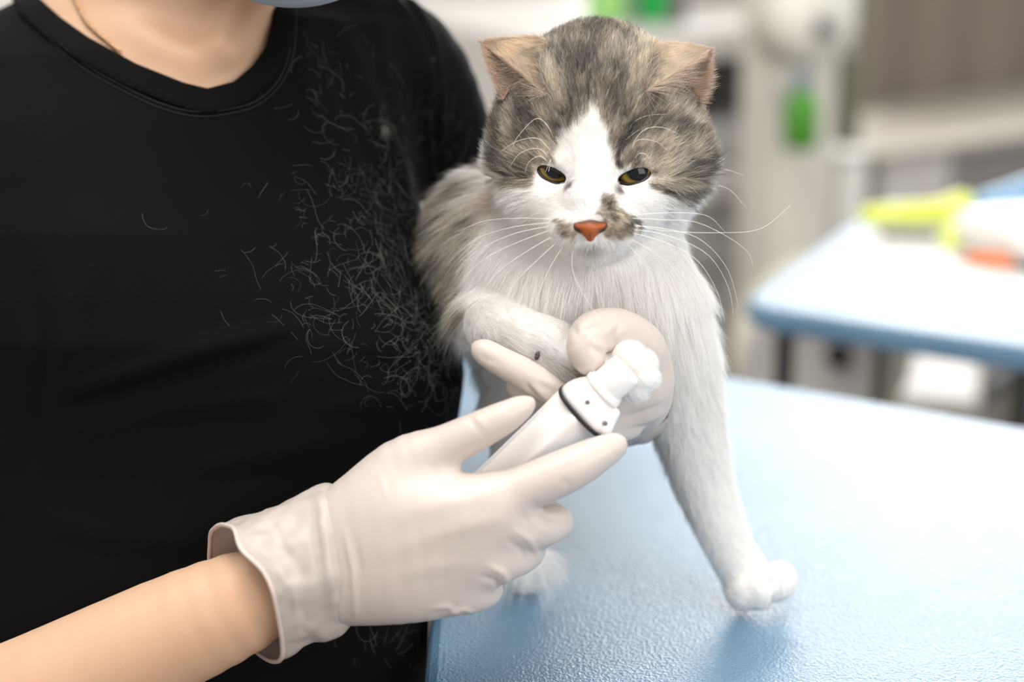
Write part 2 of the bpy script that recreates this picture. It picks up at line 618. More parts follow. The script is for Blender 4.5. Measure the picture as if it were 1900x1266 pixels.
gp = empty('spray_bottle', at(1484, 240, 2.0))
tag(gp, 'clear spray bottle with green liquid hooked on the white stand', 'bottle')
uu, zz = on_wall(1484, 275, -0.20)
cc = G0 + GDIR * uu + GN * -0.20; cc[2] = zz
link_mesh('body', *lathe([(0.016, 0), (0.020, 0.004), (0.020, 0.05), (0.014, 0.062), (0.007, 0.068)], cc), M['leaf_green'], gp)
link_mesh('trigger_head', *lathe([(0.008, 0.067), (0.010, 0.07), (0.010, 0.082), (0.006, 0.086)], cc), mat('slate_blue', srgb(110, 122, 138), 0.4), gp)
link_mesh('hook', *wall_box(1478, 160, 1490, 200, -0.195, -0.155, 0.002), M['cab_mid'], gp)

wjar = empty('white_jar', np.array([*(G0 + GDIR * on_wall(1590, 330, -0.06)[0] + GN * -0.05)[:2], 0.0]))  # a white jar, made tall so that it stands on the floor
tag(wjar, 'white jar drawn down to the floor, right of the dryer stand', 'jar')
link_mesh('body', *wall_box(1568, 292, 1616, 400, -0.10, -0.005, 0.012, z0=0.001), M['white_plastic'], wjar)
link_mesh('lid', *wall_box(1564, 284, 1620, 296, -0.105, 0.0, 0.006), M['white_plastic'], wjar)

# ---- right-hand side: curtain, counter, units
cv = []; cf = []
nu, nz = 160, 12
u0, _ = on_wall(1600, 90, 0.30); u1, _ = on_wall(2350, 90, 0.30)
zc0 = on_wall(1750, 196, 0.30)[1] - 0.02; zc1 = 0.895
for i in range(nu):
    for j in range(nz):
        u = u0 + (u1 - u0) * i / (nu - 1)
        off = 0.31 + 0.016 * math.sin(u * 46) + 0.008 * math.sin(u * 97 + 1)
        p = G0 + GDIR * u + GN * off
        cv.append((p[0], p[1], zc0 + (zc1 - zc0) * j / (nz - 1)))
for i in range(nu - 1):
    for j in range(nz - 1):
        a = i * nz + j
        cf.append((a, a + 1, a + nz + 1, a + nz))
cur = link_mesh('curtain', cv, cf, M['taupe_dark'])
sm = cur.modifiers.new('solid', 'SOLIDIFY'); sm.thickness = 0.003
tag(cur, 'taupe pleated curtain hanging above the beige counter', 'curtain')
cn = empty('counter_unit', np.array([*(G0 + GDIR * on_wall(1800, 250, 0.0)[0] + GN * 0.2)[:2], 0.0]))
tag(cn, 'beige topped counter unit below the taupe curtain', 'counter')
zt = on_wall(1750, 190, 0.27)[1]; zl = on_wall(1750, 278, 0.0)[1]
link_mesh('worktop', *wall_box(1634, 200, 2400, 270, 0.0, 0.275, 0.006, z0=zl, z1=zt), M['counter'], cn, smooth=False)
link_mesh('carcass', *wall_box(1638, 280, 2390, 400, 0.03, 0.27, 0.003, z0=0.0, z1=zl), M['cab_mid'], cn, smooth=False)
link_mesh('cabinet_door', *wall_box(1640, 280, 1764, 400, 0.012, 0.03, 0.003, z0=0.1, z1=zl - 0.006), M['cab'], cn, smooth=False)
link_mesh('cabinet_door', *wall_box(1768, 280, 1990, 400, 0.012, 0.03, 0.003, z0=0.1, z1=zl - 0.006), mat('mid_grey_laminate', srgb(132, 130, 128), 0.4), cn, smooth=False)

# ---- front treatment table
M['blue_vinyl'] = None
tm = bpy.data.materials.new('blue_textured_vinyl'); tm.use_nodes = True
nt = tm.node_tree; b = nt.nodes['Principled BSDF']
tc = nt.nodes.new('ShaderNodeTexCoord')
n1 = nt.nodes.new('ShaderNodeTexNoise'); n1.inputs['Scale'].default_value = 9; n1.inputs['Detail'].default_value = 5
rp = nt.nodes.new('ShaderNodeValToRGB')
rp.color_ramp.elements[0].color = (*srgb(92, 129, 159), 1); rp.color_ramp.elements[0].position = 0.3
rp.color_ramp.elements[1].color = (*srgb(108, 145, 174), 1); rp.color_ramp.elements[1].position = 0.7
nt.links.new(tc.outputs['Object'], n1.inputs['Vector']); nt.links.new(n1.outputs['Fac'], rp.inputs['Fac'])
nt.links.new(rp.outputs['Color'], b.inputs['Base Color'])
vo = nt.nodes.new('ShaderNodeTexVoronoi'); vo.inputs['Scale'].default_value = 640; vo.feature = 'SMOOTH_F1'
nt.links.new(tc.outputs['Object'], vo.inputs['Vector'])
n2 = nt.nodes.new('ShaderNodeTexNoise'); n2.inputs['Scale'].default_value = 900; n2.inputs['Detail'].default_value = 2
nt.links.new(tc.outputs['Object'], n2.inputs['Vector'])
ad = nt.nodes.new('ShaderNodeMath'); ad.operation = 'ADD'
nt.links.new(vo.outputs['Distance'], ad.inputs[0]); nt.links.new(n2.outputs['Fac'], ad.inputs[1])
bp = nt.nodes.new('ShaderNodeBump'); bp.inputs['Strength'].default_value = 0.8; bp.inputs['Distance'].default_value = 0.0006
nt.links.new(ad.outputs[0], bp.inputs['Height']); nt.links.new(bp.outputs['Normal'], b.inputs['Normal'])
b.inputs['Roughness'].default_value = 0.30
b.inputs['Specular IOR Level'].default_value = 1.0
M['blue_vinyl'] = tm


def slab(poly, z, th, rc=0.0):
    """table top from a plan polygon with rounded corners and a rolled edge"""
    p = [np.array(q[:2]) for q in poly]
    n = len(p); out = []
    for i in range(n):
        a, b_, c_ = p[i - 1], p[i], p[(i + 1) % n]
        if rc <= 0: out.append(b_); continue
        d1 = (a - b_) / np.linalg.norm(a - b_); d2 = (c_ - b_) / np.linalg.norm(c_ - b_)
        for s_ in np.linspace(0, 1, 9):
            q0 = b_ + d1 * rc * (1 - s_); q1 = b_ + d2 * rc * s_
            out.append(q0 * (1 - s_) + q1 * s_)
    out = np.array(out)
    cen = out.mean(0)
    m = len(out); V = []; F = []
    lev = [(0.006, 0), (0.002, -0.002), (0, -0.006), (0, -th + 0.004), (0.004, -th)]
    for ins, dz in lev:
        for q in out:
            d = cen - q
            q2 = q + d / np.linalg.norm(d) * ins
            V.append((q2[0], q2[1], z + dz))
    for l in range(len(lev) - 1):
        for k in range(m):
            F.append((l * m + k, (l + 1) * m + k, (l + 1) * m + (k + 1) % m, l * m + (k + 1) % m))
    F.append(tuple(range(m))); F.append(tuple((len(lev) - 1) * m + k for k in range(m))[::-1])
    return np.array(V), F


E1 = on_plane(1340, 697, TABLE_Z)


def on_edge(X):
    return E1 + TDIR * ((X - E1[0]) / TDIR[0])


A_ = on_edge(-0.0405); B_ = on_edge(0.78)
C_ = B_ - NDIR * 0.62
D_ = A_ - np.array([0, 0.60, 0])
t1 = empty('treatment_table', np.array([0.25, 0.85, 0.0]))
tag(t1, 'blue vinyl treatment table the cat stands on', 'table')
link_mesh('table_top', *slab([A_, D_, C_, B_], TABLE_Z, 0.032, 0.03), M['blue_vinyl'], t1, smooth=False)
cen = (A_ + B_ + C_ + D_) / 4
for q in (A_, B_, C_, D_):
    l = q + (cen - q) / np.linalg.norm(cen - q) * 0.11
    link_mesh('leg', *box((l[0], l[1], (TABLE_Z - 0.034) / 2), (0.034, 0.034, TABLE_Z - 0.034), TH, 0.004), M['dark'], t1, smooth=False)

# ---- second table
E2 = on_plane(1392, 566, TABLE_Z)
F_L = E2 - TDIR * 0.012
F_R = E2 + TDIR * 0.95
G_L = F_L + NDIR * 0.42 - TDIR * 0.03; G_R = F_R + NDIR * 0.42
t2 = empty('grooming_table', np.array([*((F_L + G_R) / 2)[:2], 0.0]))
tag(t2, 'second blue table behind, with brush and tools lying on it', 'table')
link_mesh('table_top', *slab([G_L, F_L, F_R, G_R], TABLE_Z, 0.020, 0.035), M['blue_vinyl'], t2, smooth=False)
for px, w in ((1417, 0.014), (1601, 0.010)):
    q = on_plane(px, 590, TABLE_Z - 0.03)
    q = q + NDIR * 0.05
    link_mesh('leg', *box((q[0], q[1], (TABLE_Z - 0.021) / 2), (w, w, TABLE_Z - 0.021), TH, 0.002), M['dark'] if px < 1500 else M['olive'], t2, smooth=False)
for q in (F_R - TDIR * 0.06 + NDIR * 0.06, G_R - TDIR * 0.06 - NDIR * 0.06, G_L + TDIR * 0.17 - NDIR * 0.06):
    link_mesh('leg', *box((q[0], q[1], (TABLE_Z - 0.021) / 2), (0.014, 0.014, TABLE_Z - 0.021), TH, 0.002), M['dark'], t2, smooth=False)
q = on_plane(1740, 640, TABLE_Z - 0.03) + NDIR * 0.04
link_mesh('clamp', *box((q[0], q[1], TABLE_Z - 0.031), (0.035, 0.03, 0.018), TH, 0.004), mat('deep_blue_plastic', srgb(50, 84, 120), 0.4), t2, smooth=False)


overlay_p = [F_L + TDIR * 0.035 + NDIR * 0.035, F_L + TDIR * 0.30 + NDIR * 0.05, F_L + TDIR * 0.40 + NDIR * 0.36, G_L + TDIR * 0.035 - NDIR * 0.04]  # added overlay that makes this part of the table top white
pv_, pf_ = slab([overlay_p[3], overlay_p[0], overlay_p[1], overlay_p[2]], TABLE_Z + 0.0014, 0.0011, 0.03)
pv_[:, 2] = np.where(pv_[:, 2] > TABLE_Z + 0.0008, TABLE_Z + 0.0014, TABLE_Z + 0.0003)
pd_ = link_mesh('white_overlay', pv_, pf_, mat('matte_white', srgb(226, 225, 222), 0.8, noise=0.02), smooth=False)
tag(pd_, 'thin white overlay added on the left part of the second table', 'paper pad')


# things on the second table
def flat_sdf(name, prims, h, m, label, cat, sm_=2, parent=None):
    """prims: (px, py, height above table, radius) chains lying on the second table"""
    pts = [[(on_plane(px, py, TABLE_Z) + np.array([0, 0, z]), r) for px, py, z, r in ch] for ch in prims]
    allp = np.array([p for ch in pts for p, r in ch]); rm = max(r for ch in pts for p, r in ch) + 0.006
    f = Field(allp.min(0) - rm, allp.max(0) + rm, h)
    for ch in pts:
        for (p, r), (q_, r2) in zip(ch[:-1], ch[1:]):
            f.cone(p, q_, r, r2, 0.004)
    V, Fc = f.mesh(sm_)
    V[:, 2] = np.maximum(V[:, 2], TABLE_Z + 0.0019)
    o = link_mesh(name, V, Fc, m, parent)
    if label: tag(o, label, cat)
    return o


br = empty('slicker_brush', on_plane(1700, 430, TABLE_Z))
tag(br, 'lime green pet brush lying on the second table', 'brush')
flat_sdf('handle', [[(1612, 436, 0.018, 0.0095), (1690, 436, 0.019, 0.0105), (1745, 434, 0.020, 0.012)]], 0.002, M['lime'], None, None, parent=br)
flat_sdf('head', [[(1742, 434, 0.020, 0.012), (1780, 430, 0.022, 0.015), (1775, 446, 0.013, 0.012), (1762, 462, 0.006, 0.008)]], 0.002, M['lime'], None, None, parent=br)
pv = [on_plane(1632 + 105 * t, 446 + 4 * t, TABLE_Z) + np.array([0, 0, 0.0068]) for t in np.linspace(0, 1, 8)]
link_mesh('brush_shadow', *tube(pv, 0.0046, 8), M['cab_dark'], br)  # dark tube painting the grey shadow beneath the brush
flat_sdf('blue_handle', [[(1818, 432, 0.024, 0.012), (1915, 408, 0.028, 0.014)]], 0.002, M['blue_plastic'], 'blue handle lying behind the lime green brush', 'cloth')  # blue handle built as one plain tapered bar
wb_ = on_plane(1885, 490, TABLE_Z)
o = link_mesh('wipe_pack', *box((wb_[0] + 0.028, wb_[1] + 0.05, TABLE_Z + 0.0182), (0.12, 0.09, 0.032), math.radians(28), 0.012), M['white_plastic'])
tag(o, 'white soft pack of wipes on the second table beside the brush', 'pack')
sc_ = empty('scissors', on_plane(1840, 500, TABLE_Z))
tag(sc_, 'orange handled tool lying in front of the white pack', 'scissors')
flat_sdf('handle', [[(1798, 490, 0.006, 0.005), (1840, 497, 0.006, 0.0065), (1874, 503, 0.006, 0.005)]], 0.0015, M['orange'], None, None, parent=sc_)
flat_sdf('blade', [[(1874, 503, 0.006, 0.0042), (1935, 510, 0.006, 0.003)]], 0.0012, M['dark'], None, None, parent=sc_)
flat_sdf('shaft', [[(1770, 482, 0.005, 0.0022), (1800, 489, 0.006, 0.0028)]], 0.001, M['cab_mid'], None, None, parent=sc_)

# ---- things under the second table
wm = empty('drum_fan', np.array([*on_plane(1520, 660, 0.5)[:2], 0.0]))
tag(wm, 'cream round drum machine with black knob under the second table', 'machine')
mc = at(1524, 652, 1.84)
link_mesh('drum', *lathe([(0.02, -0.050), (0.075, -0.047), (0.086, -0.036), (0.090, 0.0), (0.090, 0.05)], mc, axis=(0.25, 1, 0)), M['cream'], wm)
link_mesh('front_ring', *lathe([(0.055, -0.057), (0.066, -0.060), (0.075, -0.052), (0.075, -0.045)], mc, axis=(0.25, 1, 0)), M['cab'], wm)
kc = at(1556, 656, 1.78)
link_mesh('knob', *lathe([(0.006, -0.012), (0.012, -0.01), (0.013, 0.0), (0.010, 0.02)], kc, axis=(0.25, 1, 0), seg=24), M['black'], wm)
link_mesh('base', *box((mc[0] + 0.005, mc[1] + 0.01, (mc[2] - 0.085) / 2), (0.12, 0.08, mc[2] - 0.085), -0.2, 0.01), M['cream'], wm)
w2 = empty('white_cabinet', np.array([*at(1720, 700, 2.2)[:2], 0.0]))
tag(w2, 'low white cabinet on the floor under the second table', 'cabinet')
cbp = at(1715, 690, 1.98)
link_mesh('body', *box((cbp[0], cbp[1] + 0.1, 0.27), (0.17, 0.2, 0.46), -0.25, 0.01), M['cab'], w2, smooth=False)
link_mesh('plinth', *box((cbp[0], cbp[1] + 0.1, 0.02), (0.15, 0.18, 0.04), -0.25, 0.004), M['dark'], w2, smooth=False)
fp = empty('floor_pipe', at(1830, 722, 2.1))
tag(fp, 'dark grey sloping bar beside the low white cabinet', 'bar')
link_mesh('bar', *tube([at(1770, 752, 2.02), at(1830, 722, 2.08), at(1872, 698, 2.14), at(1960, 660, 2.2)], 0.013, 12), M['dark'], fp)
bz = at(1770, 752, 2.02)
link_mesh('stand', *tube([bz, (bz[0], bz[1], 0.0)], 0.012, 10), M['dark'], fp)
bz = at(1960, 660, 2.2)
link_mesh('stand', *tube([bz, (bz[0], bz[1], 0.0)], 0.012, 10), M['dark'], fp)
sb = link_mesh('stool_post', *box((at(1896, 690, 2.3)[0], at(1896, 690, 2.3)[1], 0.3), (0.03, 0.03, 0.6), 0, 0.004), M['olive'], smooth=False)
tag(sb, 'dark post at the far right under the second table', 'post')

# ================================================================== pose of the two gloved hands
R_HAND = [  # chains of (px, py, z, radius px): the back of the hand, then thumb and four fingers
    [(612, 985, 132, 56), (720, 935, 172, 66), (840, 938, 198, 56), (905, 932, 204, 48)],
    [(612, 1015, 132, 62), (740, 985, 176, 70), (860, 965, 200, 56), (940, 970, 198, 44)],
    [(615, 1065, 128, 64), (740, 1045, 166, 74), (860, 1035, 184, 56), (912, 1042, 182, 42)],
    [(600, 1095, 116, 64), (740, 1095, 150, 62), (830, 1100, 158, 46), (868, 1100, 156, 36)],
    # thumb
    [(650, 960, 130, 64), (745, 880, 158, 66), (822, 832, 186, 43), (880, 803, 200, 37), (930, 778, 208, 32), (965, 758, 208, 24), (982, 748, 206, 14)],
    # index, laid along the tool
    [(905, 932, 204, 48), (985, 902, 214, 44), (1055, 872, 216, 42), (1105, 846, 210, 35), (1138, 829, 204, 26), (1146, 825, 202, 19)],
    # middle, curled round underneath
    [(940, 974, 196, 44), (985, 980, 184, 41), (1022, 974, 150, 36), (1030, 966, 106, 31), (990, 940, 64, 27)],
    # ring
    [(912, 1042, 182, 42), (955, 1032, 168, 40), (978, 1018, 130, 36), (965, 998, 86, 32), (930, 985, 66, 26)],
    # little finger
    [(868, 1100, 156, 36), (895, 1098, 140, 34), (902, 1088, 108, 31), (885, 1066, 76, 28), (860, 1055, 62, 23)],
]
L_HAND = [
    # wrist and heel of the hand, coming from behind the chest
    [(1150, 775, -170, 52), (1188, 745, -60, 56), (1186, 715, -10, 56)],
    # palm under the paw
    [(1186, 720, -5, 54), (1130, 748, 15, 44), (1085, 738, 32, 36)],
    [(1190, 690, -10, 50), (1150, 690, 5, 44)],
    # thumb over the paw
    [(1192, 700, 0, 48), (1190, 650, 40, 48), (1148, 616, 84, 44), (1104, 618, 112, 42), (1088, 642, 130, 38), (1092, 664, 138, 32), (1096, 676, 138, 24)],
    # index finger under the wrist of the paw
    [(1110, 748, 40, 40), (1045, 728, 76, 35), (985, 700, 96, 31), (935, 674, 100, 28), (902, 655, 98, 25), (890, 648, 96, 18)],
    # middle finger behind it
    [(1110, 760, 10, 36), (1050, 752, 36, 33), (1000, 735, 46, 28), (960, 718, 46, 22)],
    # ring and little fingers, folded below the tool
    [(1140, 775, 0, 36), (1100, 785, 30, 32), (1070, 780, 45, 25)],
    [(1165, 785, -15, 32), (1130, 800, 10, 27), (1105, 802, 20, 21)],
]


def hand_prims(chains, grow=0.0):
    out = []
    for ch in chains:
        ch = fine_chain(ch, 4)
        for a, b in zip(ch[:-1], ch[1:]):
            ra = (a[3] + grow) * (D0 - a[2] * S) / FPX; rb = (b[3] + grow) * (D0 - b[2] * S) / FPX
            out.append((Q(*a[:3]), Q(*b[:3]), ra, rb))
    return out


def add_hand(f, chains, ks, grow=0.0):
    for ch, k in zip(chains, ks):
        f.chain(hand_prims([ch], grow), k)


GLOVE_PRIMS = hand_prims(L_HAND)

# ================================================================== cat
def px_r(r, z):
    return r * (D0 - z * S) / FPX


def qc(f, a, b, k=0.006, mode='add'):
    """tapered limb between (px, py, z, radius in px) points"""
    f.cone(Q(*a[:3]), Q(*b[:3]), px_r(a[3], a[2]), px_r(b[3], b[2]), k, mode)


def qchain(f, pts, k=0.006, mode='add'):
    pts = fine_chain(pts, 4)
    f.chain([(Q(*a[:3]), Q(*b[:3]), px_r(a[3], a[2]), px_r(b[3], b[2])) for a, b in zip(pts[:-1], pts[1:])], k, mode)


def qe(f, c, r, k=0.006, mode='add', tilt=0.0):
    rot = None
    if tilt:
        ca, sa = math.cos(-tilt), math.sin(-tilt)      # tilt in image sense (y down)
        rot = [[ca, -sa, 0], [sa, ca, 0], [0, 0, 1]]
    f.ell(Q(*c), [px_r(x, c[2]) for x in r], k, mode, rot)


EYES = [dict(c=(1025, 322, 46), L=32, hu=7.5, hl=15.5, tilt=math.radians(24), r=42),
        dict(c=(1177, 325, 44), L=34, hu=13.0, hl=16.0, tilt=math.radians(-17), r=43)]
LEG_STAND = [(1205, 560, -120, 92), (1243, 665, -150, 76), (1277, 790, -200, 60), (1306, 900, -240, 49), (1350, 1010, -268, 41), (1385, 1072, -283, 42)]
LEG_HELD = [(932, 505, -220, 80), (916, 582, -120, 60), (955, 628, -5, 58), (1012, 648, 56, 55), (1068, 680, 86, 40), (1140, 688, 100, 34), (1178, 685, 106, 32)]
LEG_HIND = [(985, 620, -330, 95), (968, 780, -335, 54), (955, 900, -350, 46), (948, 1010, -360, 40), (975, 1062, -366, 38)]
BODY = [(1105, 330, -130, 128), (1085, 470, -170, 150), (1000, 500, -330, 165), (985, 530, -560, 158), (1000, 570, -760, 150)]

cat_lo = Q(640, 1180, -1000); cat_hi = Q(1520, 10, 260)
allp = np.array([Q(x, y, z) for x in (690, 1500) for y in (10, 1175) for z in (-960, 230)])
fld = Field(allp.min(0), allp.max(0), 0.00135)
# trunk
qchain(fld, BODY, 0.02)
qe(fld, (1110, 520, -110), (150, 140, 120), 0.02)
qe(fld, (1010, 500, -210), (140, 165, 150), 0.02)
qe(fld, (905, 455, -300), (108, 130, 160), 0.02)
# legs
qchain(fld, LEG_STAND, 0.012)
qchain(fld, LEG_HIND, 0.012)
qchain(fld, LEG_HELD, 0.008)
# standing paw
for c_, r_ in (((1380, 1094, -268), (34, 36, 46)), ((1408, 1092, -258), (30, 37, 46)), ((1438, 1080, -268), (30, 34, 44)), ((1452, 1078, -290), (22, 30, 40))):
    qe(fld, c_, r_, 0.003)
# hind paw
for c_, r_ in (((962, 1062, -350), (26, 22, 36)), ((985, 1052, -352), (22, 22, 36)), ((1000, 1040, -365), (18, 20, 30))):
    qe(fld, c_, r_, 0.003)
# held paw toes
for c_, r_ in (((1163, 655, 116), (28, 25, 26)), ((1188, 672, 126), (28, 24, 26)), ((1197, 700, 124), (26, 23, 26)), ((1180, 722, 114), (24, 22, 24))):
    qe(fld, c_, r_, 0.0025)
qe(fld, (1070, 692, 100), (14, 14, 16), 0.002)
# head
qe(fld, (1106, 188, -75), (138, 142, 160), 0.02)
qe(fld, (1106, 215, -60), (165, 105, 130), 0.02)
qe(fld, (1100, 232, 10), (126, 112, 92), 0.02)
qe(fld, (1003, 300, -35), (90, 92, 98), 0.02)
qe(fld, (1218, 296, -40), (98, 96, 100), 0.02)
qe(fld, (1020, 368, 40), (58, 50, 62), 0.015)
qe(fld, (1172, 368, 38), (60, 52, 62), 0.015)
qc(fld, (1098, 250, 88, 44), (1094, 372, 135, 34), 0.012)
qc(fld, (1094, 372, 135, 34), (1094, 408, 150, 24), 0.008)
qc(fld, (985, 300, 42, 24), (1052, 305, 88, 20), 0.008)
qc(fld, (1212, 298, 42, 26), (1146, 304, 86, 20), 0.008)
qe(fld, (1060, 424, 128), (36, 27, 38), 0.006)
qe(fld, (1133, 424, 128), (38, 27, 38), 0.006)
qe(fld, (1096, 446, 112), (32, 21, 36), 0.006)
qe(fld, (1095, 415, 50), (85, 62, 85), 0.012)
# eye sockets
for e in EYES:
    x, y, z = e['c']
    qe(fld, (x, y + 3, z + e['r'] + 2), (e['L'] + 1, 14, 34), 0.003, 'sub', e['tilt'])
# mouth and paw grooves
qc(fld, (1096, 446, 168, 2), (1097, 459, 150, 2), 0.003, 'sub')
qc(fld, (1425, 1075, -232, 3), (1426, 1120, -236, 3), 0.004, 'sub')
cV, cF = fld.mesh(3)
# paws stand on the table: nothing sinks below it
tz = (TABLE_Z + 0.0008 - to_world(cV)[:, 2])
low = tz > 0
cV[low] += tz[low, None] * np.array([0.0, UPV[2], -FWD[2]])[None, :]
n_skin = len(cV)


# ears: curved shells on the head, part of the same skin
def ear(fa, top, fb, tip, bulge, inner):
    """fa = front root, top = back root, fb = outer root; returns shell vertices, faces and an inside flag"""
    nu, nv = 26, 22
    fa, top, fb, tip = (np.array(Q(*p)) for p in (fa, top, fb, tip))
    base = smooth_path([fa, fa * 0.35 + top * 0.65 + bulge * 0.25, top * 0.5 + fb * 0.5 + bulge, fb * 0.75 + top * 0.25 + bulge * 0.3, fb], nu) if False else smooth_path([fa, top, fb], nu)
    out = []
    for j in range(nv):
        v = j / (nv - 1)
        for i in range(nu):
            u = i / (nu - 1)
            p = base[i] * (1 - v) + tip * v
            p = p + bulge * math.sin(math.pi * u) * math.sin(math.pi * min(v * 0.9 + 0.1, 1)) * (1 - v) ** 0.5
            out.append(p)
    out = np.array(out)
    F = []
    for j in range(nv - 1):
        for i in range(nu - 1):
            a = j * nu + i
            F.append((a, a + 1, a + nu + 1, a + nu))
    N = vnormals(out, np.array(F))
    cen = (fa + fb) / 2 * 0.6 + tip * 0.4
    if ((cen - out.mean(0)) @ N.mean(0)) > 0:
        N = -N
        F = [f[::-1] for f in F]
    t = 0.0009
    ins = out - N * t
    n = len(out)
    F2 = [tuple(x + n for x in f[::-1]) for f in F]
    rim = []
    ring = [i for i in range(nu)] + [j * nu + nu - 1 for j in range(1, nv)] + [(nv - 1) * nu + i for i in range(nu - 2, -1, -1)] + [j * nu for j in range(nv - 2, 0, -1)]
    for a, b in zip(ring, ring[1:] + ring[:1]):
        rim.append((a, b, b + n, a + n))
    V = np.vstack([out, ins])
    flag = np.concatenate([np.zeros(n), np.ones(n)])
    return V, np.array(F + F2 + rim), flag


pxm = S
hx_, hy_ = pix_of(cV)


def skin_z(px, py):
    k = np.hypot(hx_ - px, hy_ - py) < 7
    return float(((D0 + cV[k][:, 2]) / S).max())


earL = ear((1014, 176, skin_z(1014, 176) + 8), (1010, 72, skin_z(1020, 84) - 10), (934, 186, skin_z(940, 190) - 6), (889, 75, 12), np.array([2, 9, -20]) * pxm, None)
earR = ear((1198, 170, skin_z(1198, 170) + 8), (1222, 82, skin_z(1210, 92) - 10), (1302, 192, skin_z(1294, 196) - 6), (1322, 89, 16), np.array([-2, 9, -20]) * pxm, None)
ear_flag = np.concatenate([np.full(n_skin, -1.0), earL[2], earR[2]])
off1 = n_skin; off2 = n_skin + len(earL[0])
cV = np.vstack([cV, earL[0], earR[0]])
cF = np.vstack([cF, earL[1] + off1, earR[1] + off2])
cN = vnormals(cV, cF)


def poly_mask(px, py, poly, soft):
    """1 inside the outline, fading over soft pixels"""
    poly = np.asarray(poly, float)
    n = len(poly)
    d2 = np.full(px.shape, 1e12); ins = np.zeros(px.shape, bool)
    for i in range(n):
        ax, ay = poly[i]; bx, by = poly[(i + 1) % n]
        ex, ey = bx - ax, by - ay
        t = np.clip(((px - ax) * ex + (py - ay) * ey) / (ex * ex + ey * ey + 1e-9), 0, 1)
        d2 = np.minimum(d2, (px - ax - t * ex) ** 2 + (py - ay - t * ey) ** 2)
        c_ = ((ay > py) != (by > py)) & (px < (bx - ax) * (py - ay) / (by - ay + 1e-12) + ax)
        ins ^= c_
    sd = np.where(ins, np.sqrt(d2), -np.sqrt(d2))
    return np.clip(0.5 + sd / soft, 0, 1)


def line_mask(px, py, pts, w):
    P = np.stack([px, py], -1)
    d, t = poly_dist(P, [np.array(p, float) for p in pts])
    return np.exp(-(d / w) ** 2)


TABBY = [(905, 215), (908, 253), (914, 292), (930, 326), (962, 344), (992, 340), (998, 318), (1015, 304), (1034, 297), (1036, 272), (1044, 253), (1064, 231), (1086, 212),
         (1096, 190), (1112, 222), (1127, 250), (1133, 284), (1141, 306), (1150, 318), (1205, 318), (1208, 336), (1200, 345), (1226, 360), (1254, 375), (1273, 371), (1291, 350),
         (1315, 318), (1345, 292), (1345, 60), (1180, 0), (1020, 0), (880, 60), (895, 190)]
NOSE_PATCH = [(1111, 361), (1139, 369), (1149, 387), (1171, 395), (1187, 407), (1176, 428), (1155, 440), (1123, 442), (1112, 428), (1112, 412), (1107, 395)]
LIP_PATCH = [(1030, 411), (1052, 406), (1068, 418), (1078, 434), (1064, 448), (1042, 442)]
WHITE = np.array(srgb(252, 250, 248))
CREAM = np.array(srgb(229, 217, 198))
TAN = np.array(srgb(190, 156, 112))
BROWN = np.array(srgb(98, 80, 60))
DARK = np.array(srgb(44, 36, 29))
PINK = np.array(srgb(205, 160, 138))


